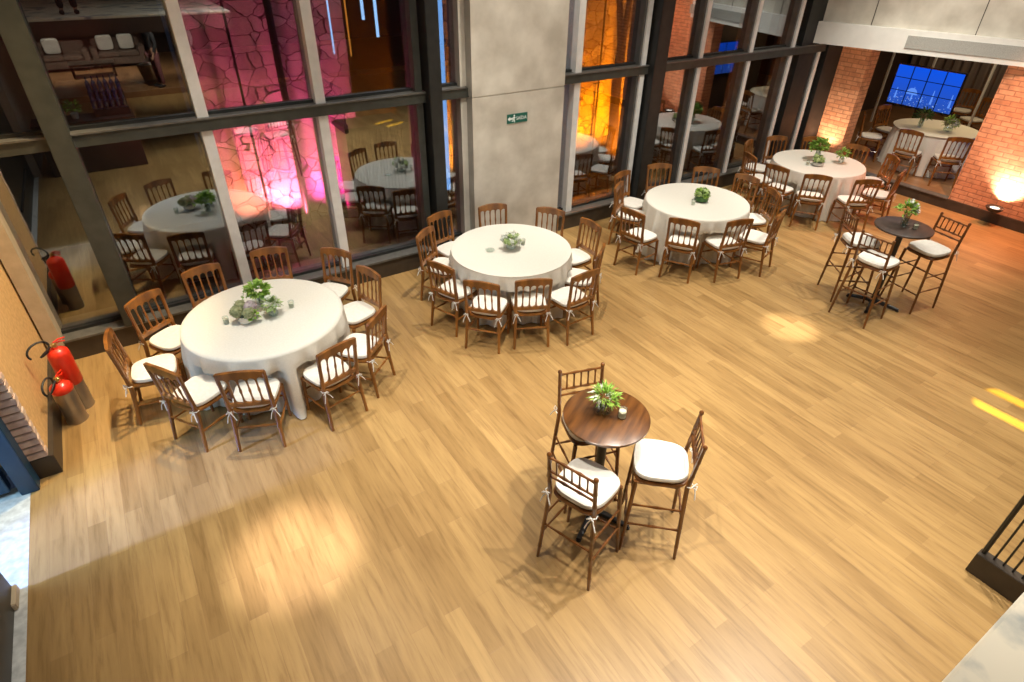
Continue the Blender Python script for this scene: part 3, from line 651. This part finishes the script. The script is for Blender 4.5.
for c in ((-.05, 0, .10), (.05, .02, .11), (0, -.05, .10), (.01, .06, .12)): puff(v, c, .06, 'leaf_pale', n=36, l=.028)
v = vase('flower_vase', 10.36, 5.47, ZT, .045, .11, 'small glass of wispy green sprigs on the corner table', 'flowers', .8, group=GF)
leaves(v, (0, 0, .16), .11, 90, .06, .035, 'leaf', (1, 1, .9), .2)
candle(9.756, 5.70, ZT, 'glass candle cup on the corner table beside the silver bowl', GC)
v = vase('flower_vase', 2.373, 2.375, ZH, .062, .09, 'glass ball vase of spiky green leaves on the brown-topped high table', 'flowers', .8, group=GF)
leaves(v, (0, 0, .14), .10, 170, .062, .017, 'leaf', (1, 1, .85), .35); leaves(v, (-.02, .02, .16), .075, 40, .045, .016, 'petal_white', name='white_sprig'); stems(v, .01, .12, .05, 6)
candle(2.45, 2.255, ZH, 'glass candle cup on the brown-topped high table beside spiky leaves', GC, .085, .034)
v = vase('flower_vase', 7.70, 3.06, ZH, .045, .15, 'clear vase of white flowers and green leaves on the dark-topped high table', 'flowers', .75, group=GF)
stems(v, .01, .2, .05, 8); leaves(v, (-.03, .02, .22), .12, 120, .055, .035, 'leaf', (1, 1, .8), .2)
for c in ((.06, -.04, .20), (.07, 0, .25), (.03, .02, .28), (.09, -.01, .22)): puff(v, c, .042, 'petal_white', n=26, l=.03)
candle(7.735, 2.935, ZH, 'glass candle cup on the dark-topped high table beside white flowers', GC)
Z5 = .17 + ZT
v = vase('flower_vase', 13.26, 5.70, Z5, .05, .16, 'tall dark-leaved bunch on the side room table under the screen', 'flowers', .8, group=GF)
leaves(v, (0, 0, .22), .15, 140, .09, .03, 'leaf_dark', (1, 1, .9), .3); stems(v, .01, .2, .05, 6)
v = vase('flower_bowl', 13.42, 5.26, Z5, .08, .10, 'full bowl of pale green and white blossoms on the side room table', 'flowers', .9, group=GF)
for _ in range(9): d = rdir(.5); puff(v, (d.x * .11, d.y * .11, .15 + d.z * .06), .055, random.choice(('leaf_pale', 'petal_olive', 'petal_white')), n=24, l=.035)
leaves(v, (0, 0, .17), .17, 60, .07, .04, 'leaf', (1, 1, .7), .2)

# ================================================================ fire extinguishers
def extinguisher(x, y, hs, hr, r, rz, label):
    t = empty('fire_extinguisher', (x, y, 0), rz, label, 'fire extinguisher', 'fire extinguishers by the window corner')
    MB().lathe([(r * 1.04, 0), (r * 1.04, .012), (r, .02), (r, hs - .01), (r * .97, hs), (.001, hs)], n=28).build('steel_stand', 'chrome', t)
    MB().lathe([(r * .99, hs + .001), (r * 1.06, hs + .02), (r * 1.06, hr - .07), (r * .98, hr - .035), (r * .6, hr - .006), (.028, hr + .004), (.026, hr + .02)], n=28).build('cylinder', 'red', t)
    vb = MB().lathe([(.022, hr + .02), (.022, hr + .055), (.014, hr + .06)], n=12).tube([(-.03, 0, hr + .04), (.03, 0, hr + .04)], .010, 8).build('valve', 'brass', t)
    MB().tube([(0, 0, hr + .06), (.05, 0, hr + .072), (.11, 0, hr + .062)], .008, 6).tube([(0, 0, hr + .045), (.05, 0, hr + .048), (.10, 0, hr + .03)], .007, 6).build('lever', 'red', vb)
    pts = []
    for i in range(25):
        a = -.5 + i / 24 * 5.3; pts.append((-.13 - .10 * math.cos(a), .02 * math.sin(a * .5), hr + .05 + .075 * math.sin(a)))
    pts = [(-.03, 0, hr + .04)] + pts[::-1] if (Vector(pts[-1]) - Vector((-.03, 0, hr))).length < (Vector(pts[0]) - Vector((-.03, 0, hr))).length else [(-.03, 0, hr + .04)] + pts
    MB().tube(pts, .0095, 8).build('hose', 'rubber', t)
    return t
extinguisher(-1.185, 5.93, .36, .46, .090, 1.15, 'shorter red fire extinguisher on steel stand, in front beside the ochre wall')
extinguisher(-1.12, 6.14, .30, .70, .088, .55, 'taller red fire extinguisher on steel stand, behind the shorter one')

# ================================================================ exit sign on the pillar
es = empty('exit_sign', (4.625, 6.998, 1.90), 0, 'small green emergency exit sign with white arrow on the concrete pillar', 'sign')
B(-.165, .165, -.008, .002, -.06, .06).build('panel', 'green_sign', es, smooth=False)
B(-.150, -.075, -.010, -.007, -.012, .012).add([(-.158, -.011, 0), (-.12, -.011, .03), (-.12, -.011, -.03), (-.158, -.0075, 0), (-.12, -.0075, .03), (-.12, -.0075, -.03)], [(0, 2, 1), (3, 4, 5), (0, 1, 4, 3), (1, 2, 5, 4), (2, 0, 3, 5)]).build('arrow', 'sign_white', es, smooth=False)
MB().ball((-.052, -.009, .038), .012, 8, (1, .2, 1)).tube([(-.055, -.009, .024), (-.06, -.009, -.008)], .010, 6).tube([(-.06, -.009, -.008), (-.045, -.009, -.026), (-.05, -.009, -.05)], .007, 6).tube([(-.06, -.009, -.008), (-.075, -.009, -.03), (-.09, -.009, -.034)], .007, 6).tube([(-.055, -.009, .02), (-.038, -.009, .008), (-.03, -.009, .014)], .005, 6).tube([(-.055, -.009, .02), (-.075, -.009, .012), (-.08, -.009, -.002)], .005, 6).build('running_figure', 'sign_white', es)
ft = bpy.data.curves.new('lettering', 'FONT'); ft.body = 'SA\u00cdDA'; ft.size = .062; ft.extrude = .001; ft.align_x = 'LEFT'; ft.materials.append(M['sign_white'])
fo = bpy.data.objects.new('lettering', ft); COL.objects.link(fo); fo.parent = es; fo.location = (-.022, -.0095, -.022); fo.rotation_euler = (PI / 2, 0, 0)
bpy.context.view_layer.update()
fm = bpy.data.meshes.new_from_object(fo.evaluated_get(bpy.context.evaluated_depsgraph_get())); fo2 = bpy.data.objects.new('lettering_word', fm); COL.objects.link(fo2)
fo2.parent = es; fo2.location = (-.022, -.0095, -.022); fo2.rotation_euler = (PI / 2, 0, 0); bpy.data.objects.remove(fo); fo2.name = 'lettering'

# ================================================================ uplight lamps at the foot of the brick
def uplight(x, y, z, label):
    t = empty('wall_uplight', (x, y, z), 0, label, 'lamp')
    MB().lathe([(.05, 0), (.10, .03), (.135, .085), (.125, .085), (.001, .06)], n=24).build('housing', 'black', t)
    MB().lathe([(.10, .068), (.10, .074), (.001, .074)], n=18).build('lens', 'lamp_white', t)
    B(.05, .19, -.02, .02, .0, .03).build('bracket', 'black', t); return t
uplight(11.90, 3.5, .24, 'small black uplight washing the brick wall above the baseboard')

# ================================================================ the screen and other things in the side room
def screen_mat():
    m = bpy.data.materials.new('city_screen'); m.use_nodes = True; nt = m.node_tree; nt.nodes.remove(nt.nodes['Principled BSDF'])
    tc = nt.nodes.new('ShaderNodeTexCoord'); sp = nt.nodes.new('ShaderNodeSeparateXYZ'); nt.links.new(tc.outputs['Object'], sp.inputs[0])
    r = nt.nodes.new('ShaderNodeValToRGB'); mr = nt.nodes.new('ShaderNodeMapRange'); mr.inputs[1].default_value = -.4; mr.inputs[2].default_value = .4
    nt.links.new(sp.outputs[2], mr.inputs[0]); nt.links.new(mr.outputs[0], r.inputs[0])
    e = r.color_ramp.elements; e[0].color = (.02, .07, .36, 1); e[1].color = (.004, .075, .66, 1)
    vo = nt.nodes.new('ShaderNodeTexVoronoi'); vo.inputs['Scale'].default_value = 26; nt.links.new(tc.outputs['Object'], vo.inputs['Vector'])
    th = nt.nodes.new('ShaderNodeMapRange'); th.inputs[1].default_value = .22; th.inputs[2].default_value = .10; nt.links.new(vo.outputs['Distance'], th.inputs[0])
    lo = nt.nodes.new('ShaderNodeMapRange'); lo.inputs[1].default_value = -.12; lo.inputs[2].default_value = -.24; nt.links.new(sp.outputs[2], lo.inputs[0])
    mu = nt.nodes.new('ShaderNodeMath'); mu.operation = 'MULTIPLY'; nt.links.new(th.outputs[0], mu.inputs[0]); nt.links.new(lo.outputs[0], mu.inputs[1])
    mx = nt.nodes.new('ShaderNodeMixRGB'); nt.links.new(mu.outputs[0], mx.inputs[0]); nt.links.new(r.outputs[0], mx.inputs[1]); mx.inputs[2].default_value = (.55, .75, 1, 1)
    em = nt.nodes.new('ShaderNodeEmission'); em.inputs[1].default_value = 1.15; nt.links.new(mx.outputs[0], em.inputs[0]); nt.links.new(em.outputs[0], nt.nodes['Material Output'].inputs[0]); return m
M['screen'] = screen_mat(); M['skyline'] = emit('lit_skyline', (.12, .30, .95), .9); M['grid'] = emit('picture_grid', (.004, .012, .06), 1)
def tv(x, y, z, rz, W, Hh, label, stand):
    t = empty('television', (x, y, z), rz, label, 'television')
    B(-W / 2 - .03, W / 2 + .03, .0, .05, -Hh / 2 - .03, Hh / 2 + .03).build('bezel', 'tv_black', t, bevel=.006)
    sc = B(-W / 2, W / 2, -.006, .001, -Hh / 2, Hh / 2).build('screen', 'screen', t, smooth=False)
    g = MB()
    for i in (1, 2, 3): g.box(-W / 2 + W * i / 4 - .012, -W / 2 + W * i / 4 + .012, -.009, -.0065, -Hh / 2, Hh / 2)
    for i in (1, 2): g.box(-W / 2, W / 2, -.009, -.0065, -Hh / 2 + Hh * (i / 3 + .02) - .008, -Hh / 2 + Hh * (i / 3 + .02) + .008)
    g.build('picture_grid', 'grid', sc, smooth=False)
    for u, h, wd in ((-.40, .42, .012), (-.14, .50, .010), (.17, .50, .012), (.45, .48, .012), (.02, .30, .008)):
        MB().add([(u * W - wd * 2, -.0078, -Hh * .36), (u * W + wd * 2, -.0078, -Hh * .36), (u * W + wd * .6, -.0078, -Hh * .5 + h * Hh), (u * W - wd * .6, -.0078, -Hh * .5 + h * Hh), ], [(0, 1, 2, 3)]).build('lit_tower', 'skyline', sc, smooth=False)
    s = MB()
    for i in range(10): a0, a1 = PI * i / 10, PI * (i + 1) / 10; s.add([(-.16 * W, -.0078, -.2 * Hh), (-.16 * W + .09 * W * math.cos(a0), -.0078, -.2 * Hh + .17 * Hh * math.sin(a0)), (-.16 * W + .09 * W * math.cos(a1), -.0078, -.2 * Hh + .17 * Hh * math.sin(a1))], [(0, 1, 2)])
    s.build('lit_dome', 'skyline', sc, smooth=False)
    if stand: MB().box(-.05, .05, .05, .10, .17 + .02 - z, -Hh / 2 + .3).box(-.4, .4, -.15, .25, .17 - z, .195 - z).build('stand', 'black', t, smooth=False)
    else: B(-.2, .2, .05, .12, -.2, .2).build('wall_mount', 'black', t, smooth=False)
    return t
tv(14.95, 6.63, 1.31, D(-90), 1.36, .78, 'large blue screen with a city skyline in grid, behind the ivory side room table', True)
tv(13.45, 3.62, 1.42, D(0), 1.7, .72, 'blue screen seen only as a reflection in the window glass', False).rotation_euler = (0, 0, PI)  # second screen, added to produce the blue reflection in the glass
struct('wall_side_room_return', B(12.4, 15.2, 3.3, 3.48, .17, 2.9), 'dark_wall', smooth=False)
def curtain(x, y0, y1, label, n=60):
    mb = MB(); vs = []; fs = []; z0, z1 = .18, 2.88
    for i in range(n + 1):
        y = y0 + (y1 - y0) * i / n; xx = x + .05 * math.sin(i * 1.25) + .02 * math.sin(i * .53)
        vs += [(xx, y, z0), (xx, y, z1), (xx + .012, y, z0), (xx + .012, y, z1)]
    for i in range(n): a = i * 4; b = a + 4; fs += [(b, a, a + 1, b + 1), (a + 2, b + 2, b + 3, a + 3), (a + 1, a + 3, b + 3, b + 1)]
    o = mb.add(vs, fs).build('curtain', 'curtain'); return tag(o, label, 'curtain', 'curtains in the side room')
curtain(18.3, 6.2, 8.7, 'taupe floor-length curtain in the side room, towards the brick pier')
curtain(18.3, 3.6, 5.95, 'taupe floor-length curtain in the side room, towards the plain brick wall')
for y in (8.05, 7.1, 5.9):
    struct('trim_side_room', B(16.0, 16.05, y - .02, y + .02, .17, 2.9), 'light_alu', smooth=False)
tt = empty('side_table', (16.9, 5.4, .17), 0, 'small white-topped table far in the side room behind the brick edge', 'table')
MB().lathe([(.40, .72), (.42, .735), (.42, .75), (.001, .75)], n=32).build('tabletop', 'cloth', tt); MB().lathe([(.2, 0), (.2, .02), (.04, .04), (.04, .72)], n=16).build('pedestal', 'iron', tt)

# ================================================================ railing at the stair by the gallery
rl = empty('stair_railing', (4.47, .39, 0), 0, 'dark kerb with black balusters standing on the wooden floor', 'railing')
B(0, .09, -2.4, 0, 0, .205).build('base_kerb', 'kerb', rl, smooth=False, bevel=.004)
MB().tube([(.05, -.025, .2), (.05, -.025, .98)], .017, 8).build('post', 'black', rl)
for k in range(22): MB().tube([(.05, -.095 - k * .062, .2), (.05, -.095 - k * .062, .96)], .0075, 6).build('baluster', 'black', rl)
B(.025, .075, -2.4, 0, .96, 1.0).build('handrail', 'black', rl, smooth=False, bevel=.005)

# ================================================================ garden behind the glass: tree, poles, added glowing streaks, glowing panel
t = empty('tree', (8.22, 9.0, 0), 0, 'dark forked tree trunk in front of the orange-lit stone wall', 'tree')
MB().tube([(0, 0, 0), (.02, 0, .7), (-.01, .02, 1.5), (.0, 0, 2.3)], [.13, .10, .09, .085], 10).build('trunk', 'bark', t)
MB().tube([(0, 0, 2.25), (-.10, .02, 2.8), (-.22, .05, 3.6), (-.3, .1, 4.6)], [.07, .055, .045, .03], 8).build('branch', 'bark', t)
MB().tube([(0, 0, 2.25), (.07, .02, 2.8), (.12, .0, 3.6), (.2, .05, 4.6)], [.06, .05, .04, .028], 8).build('branch', 'bark', t)
MB().tube([(-.01, 0, 2.0), (-.05, -.1, 2.7), (-.02, -.2, 3.4)], [.05, .035, .02], 8).build('branch', 'bark', t)
for x, r, lb in ((1.60, .018, 'thin dark pole before the pink-lit stone wall, slimmer of the two'), (2.17, .05, 'thick dark pole before the pink-lit stone wall'), (8.09, .018, 'thin dark pole before the orange-lit stone wall')):
    p = tag(MB().tube([(0, 0, 0), (0, 0, 5.2)], r, 10).build('garden_pole', 'black'), lb, 'pole', 'poles along the stone wall'); p.location = (x, 9.4, 0)
for x, z0, z1, m, lb in ((3.34, 2.95, 3.5, 'streak_blue', 'short pale blue glowing streak added outside behind glass, beside the long one'), (3.53, 2.72, 3.8, 'streak_blue', 'long pale blue glowing streak added outside behind glass'),
                         (2.86, 2.55, 3.3, 'streak_blue', 'thin blue glowing streak added among orange ones outside behind glass'), (3.1, 2.5, 3.4, 'streak_orange', 'thin orange glowing streak added outside behind glass')):
    o = empty('glow_streak', (x, 9.0, z0), 0, lb, 'light', 'glowing streaks added outside')
    MB().tube([(0, 0, 0), (0, 0, z1 - z0)], .012 if 'thin' in lb else .022, 8).build('tube', m, o); MB().tube([(0, 0, z1 - z0), (0, 0, 5.39 - z0)], .003, 5).build('cable', 'black', o)  # added glowing tubes standing in for bright streaks in the glass
pn = empty('glow_panel', (4.47, 8.9, 0), 0, 'narrow blue-glowing panel outside between black post and pillar', 'panel')
B(-.10, .06, 0, .04, .3, 3.6).build('face', 'blue_glow', pn, smooth=False); B(-.11, .07, .04, .07, 0, 3.65).build('back', 'black', pn, smooth=False)  # blue light on the panel put in as its own glow
ct = empty('garden_counter', (3.2, 8.75, 0), 0, 'dark slatted counter outside behind glass, red-lit at one end', 'counter')
c1 = MB()
for k in range(16): c1.box(-.40 + k * .056, -.40 + k * .056 + .04, -.03, 0, .1, 1.55)
c1.build('slats', 'dark_wall', ct, smooth=False); B(-.42, .50, 0, .5, 0, 1.55).build('body', 'dark_wall', ct, smooth=False); B(-.45, .53, -.06, .52, 1.55, 1.60).build('worktop', 'black', ct, smooth=False)

# ================================================================ the lounge under the gallery, seen mirrored in the glass
bc = empty('bar_counter', (-.46, .2, 0), 0, 'dark bar counter under the gallery carrying a tiered bottle rack', 'counter')
B(-.84, .76, -.28, .30, 0, .90).build('body', 'dark_wall', bc, smooth=False, bevel=.006); B(-.88, .80, -.32, .34, .90, .95).build('worktop', 'kerb', bc, smooth=False, bevel=.006)
rk = empty('bottle_rack', (0.0, .12, .951), 0, 'tiered black rack of blue-lit bottles on the dark bar counter', 'rack')
for k in range(3): B(-.30, .30, -.28 - 0 * k, .18 - .14 * k, k * .13, k * .13 + .128).build('tier', 'black', rk, smooth=False)
n = 0
for k in range(3):
    for j in range(6):
        b = tag(MB().lathe([(.036, 0), (.038, .01), (.038, .15), (.03, .18), (.013, .205), (.013, .265), (.015, .27), (.001, .275)], n=14).build('bottle', 'bottle') if n == 0 else b0.copy(), 'blue glass bottle standing on the tiered rack of the bar', 'bottle', 'bottles on the tiered bar rack')
        if n == 0: b0 = b
        else: COL.objects.link(b)
        n += 1; b.location = (-.25 + j * .1, .12 + .115 - .14 * k, .951 + .1285 + k * .13)
pt = empty('potted_plant', (-.62, .22, .951), 0, 'small leafy plant in a pot on the dark bar counter', 'plant')
MB().lathe([(.05, 0), (.07, .10), (.062, .10), (.001, .09)], n=16).build('pot', 'white_paint', pt); leaves(pt, (0, 0, .2), .14, 90, .08, .04, 'leaf', (1, 1, .9), .2)
def sofa(x, y, W, label):
    t = empty('sofa', (x, y, .15), 0, label, 'sofa', 'sofas under the gallery')
    B(-W / 2, W / 2, -.4, .4, .08, .30).build('base', 'sofa', t, bevel=.02); B(-W / 2, W / 2, -.42, -.24, .30, .78).build('backrest', 'sofa', t, bevel=.03)
    for s in (-1, 1): B(s * W / 2 - .09, s * W / 2 + .09, -.42, .42, .06, .58).build('armrest', 'sofa', t, bevel=.03)
    for k in range(2): B(-W / 2 + .1 + k * (W - .2) / 2, -W / 2 + .09 + (k + 1) * (W - .2) / 2, -.24, .40, .302, .44).build('seat_cushion', 'sofa', t, bevel=.03)
    for s in (-1, 1):
        for q in (-1, 1): B(s * (W / 2 - .06) - .03, s * (W / 2 - .06) + .03, q * .34 - .03, q * .34 + .03, 0, .08).build('leg', 'black', t, smooth=False)
sofa(-.78, -10.4, 1.25, 'brown sofa in the lounge with one white pillow'); sofa(.75, -10.5, 1.35, 'brown sofa in the lounge with two white pillows')
def pillow(x, y, lb):
    p = tag(pad(.46, .46, -.23, .23, -.07, .07, e=5).build('pillow', 'pillow'), lb, 'pillow', 'white pillows on the sofas'); p.location = (x, y, .15 + .70); p.rotation_euler = (D(72), 0, 0)
pillow(-1.0, -10.44, 'white pillow alone on the first brown lounge sofa'); pillow(.45, -10.54, 'white pillow on the second brown lounge sofa, beside its twin'); pillow(1.05, -10.54, 'white pillow on the second brown lounge sofa, nearest the basket')
bk = empty('basket', (1.25, -7.6, .15), 0, 'tall wicker basket with folded cloth in the lounge', 'basket')
MB().lathe([(.16, 0), (.24, .42), (.23, .42), (.15, .02), (.001, .02)], n=20).build('body', 'wicker', bk); MB().ball((0, 0, .40), .19, 8, (1, 1, .45)).build('cloth', 'pillow', bk)
lo = empty('low_table', (-.1, -8.9, .15), 0, 'dark low lounge table in front of the sofas', 'table')
B(-.6, .6, -.35, .35, .34, .39).build('tabletop', 'kerb', lo, bevel=.005)
for s in (-1, 1):
    for q in (-1, 1): B(s * .54 - .03, s * .54 + .03, q * .29 - .03, q * .29 + .03, 0, .34).build('leg', 'black', lo, smooth=False)

# ================================================================ people, standing; each body is one skinned surface
def skin(name, joints, edges, m, parent, sub=1, root=0):
    me = bpy.data.meshes.new(name); me.from_pydata([j[0] for j in joints], edges, []); o = bpy.data.objects.new(name, me); COL.objects.link(o); o.parent = parent
    me.materials.append(M[m]); sk = o.modifiers.new('skin', 'SKIN'); sk.use_smooth_shade = True
    for i, j in enumerate(joints):
        r = j[1]; me.skin_vertices[0].data[i].radius = r if isinstance(r, tuple) else (r, r)
    me.skin_vertices[0].data[root].use_root = True
    ss = o.modifiers.new('subdivision', 'SUBSURF'); ss.levels = sub; ss.render_levels = sub + 1; return o
def person(x, y, z, rz, label, top, legs, arms_up):
    t = empty('person', (x, y, z), rz, label, 'person')
    J = [((0, 0, .94), (.15, .11)), ((0, 0, 1.12), (.135, .10)), ((0, .005, 1.32), (.16, .105)), ((0, 0, 1.43), (.10, .08)), ((0, .005, 1.50), .052), ((0, .02, 1.56), (.068, .075)), ((0, .02, 1.64), (.076, .092)), ((0, .01, 1.70), (.062, .075))]
    E = [(0, 1), (1, 2), (2, 3), (3, 4), (4, 5), (5, 6), (6, 7)]
    def chain(start, pts):
        p = start
        for q in pts: J.append(q); E.append((p, len(J) - 1)); p = len(J) - 1
        return p
    cl_top = []; hands = []
    for s in (-1, 1):
        chain(0, [((s * .095, 0, .86), .088), ((s * .105, .015, .48), .055), ((s * .11, -.01, .10), .036), ((s * .115, .05, .035), .036), ((s * .12, .15, .025), .028)])
        sh = (s * .185, 0, 1.39)
        if arms_up: el, wr = (s * .24, .10, 1.17), (s * .13, .30, 1.34)
        else: el, wr = (s * .235, -.02, 1.12), (s * .215, .10, .88)
        k = chain(2, [(sh, .055), (el, .040), (wr, .027)])
        dv = (Vector(wr) - Vector(el)).normalized(); hp = Vector(wr) + dv * .07
        h = chain(k, [(tuple(hp), (.034, .018))])
        sd = Vector((0, 1, 0)) if not arms_up else Vector((0, 0, 1)); sd = (sd - dv * sd.dot(dv)).normalized()
        for f, L in ((-.026, .062), (-.009, .075), (.009, .070), (.026, .056)):
            a = hp + dv * .02 + sd * f; c = a + dv * L * .55; e = c + dv * L * .4 + Vector((-s * .018, 0, -.004)); chain(h, [(tuple(a), .0085), (tuple(c), .008), (tuple(e), .0065)])
        a = Vector(wr) + dv * .03 - sd * .03; chain(h, [(tuple(a), .010), (tuple(a - sd * .018 + dv * .03), .008)])
    body = skin('body', J, E, 'skin', t)
    TJ = [((0, 0, .90), (.165, .125)), ((0, 0, 1.12), (.152, .118)), ((0, .005, 1.32), (.178, .122)), ((0, 0, 1.42), (.125, .098))]; TE = [(0, 1), (1, 2), (2, 3)]
    for s in (-1, 1):
        sh = (s * .19, 0, 1.385); el = (s * .24, .10, 1.17) if arms_up else (s * .235, -.02, 1.12); wr = (s * .15, .26, 1.31) if arms_up else (s * .218, .08, .91)
        b = len(TJ); TJ += [(sh, .068), (el, .052), (wr, .038)]; TE += [(2, b), (b, b + 1), (b + 1, b + 2)]
    skin('shirt', TJ, TE, top, t)
    LJ = [((0, 0, .96), (.158, .118))]; LE = []
    for s in (-1, 1): b = len(LJ); LJ += [((s * .095, 0, .85), .10), ((s * .105, .012, .48), .072), ((s * .11, -.005, .09), .058)]; LE += [(0, b), (b, b + 1), (b + 1, b + 2)]
    skin('trousers', LJ, LE, legs, t)
    for s in (-1, 1): MB().ball((s * .118, .07, .040), .05, 10, (.9, 2.5, .78)).build('shoe', 'black_cloth', t)
    MB().ball((0, -.005, 1.665), .088, 12, (.95, 1.02, 1.0)).build('hair', 'hair', t)
    f = MB().ball((0, .118, 1.615), .014, 6, (.8, 1.1, 1.6))
    f.build('nose', 'skin', t)
    for s in (-1, 1): MB().ball((s * .03, .098, 1.642), .009, 6).build('eye', 'hair', t); MB().ball((s * .078, .02, 1.625), .018, 6, (.4, .8, 1.3)).build('ear', 'skin', t)
    MB().ball((0, .103, 1.575), .016, 6, (1.2, .4, .35)).build('mouth', 'petal_lilac', t); return t
person(2.35, -6.75, .15, D(160), 'person in white shirt and mauve trousers standing in the lounge', 'shirt', 'mauve', False)
person(1.45, -6.35, .15, D(70), 'person in black top and mauve trousers standing beside the basket', 'black_cloth', 'mauve', False)
person(-.12, -.62, 2.6, 0, 'person in black standing at the gallery edge, hands raised', 'black_cloth', 'black_cloth', True)
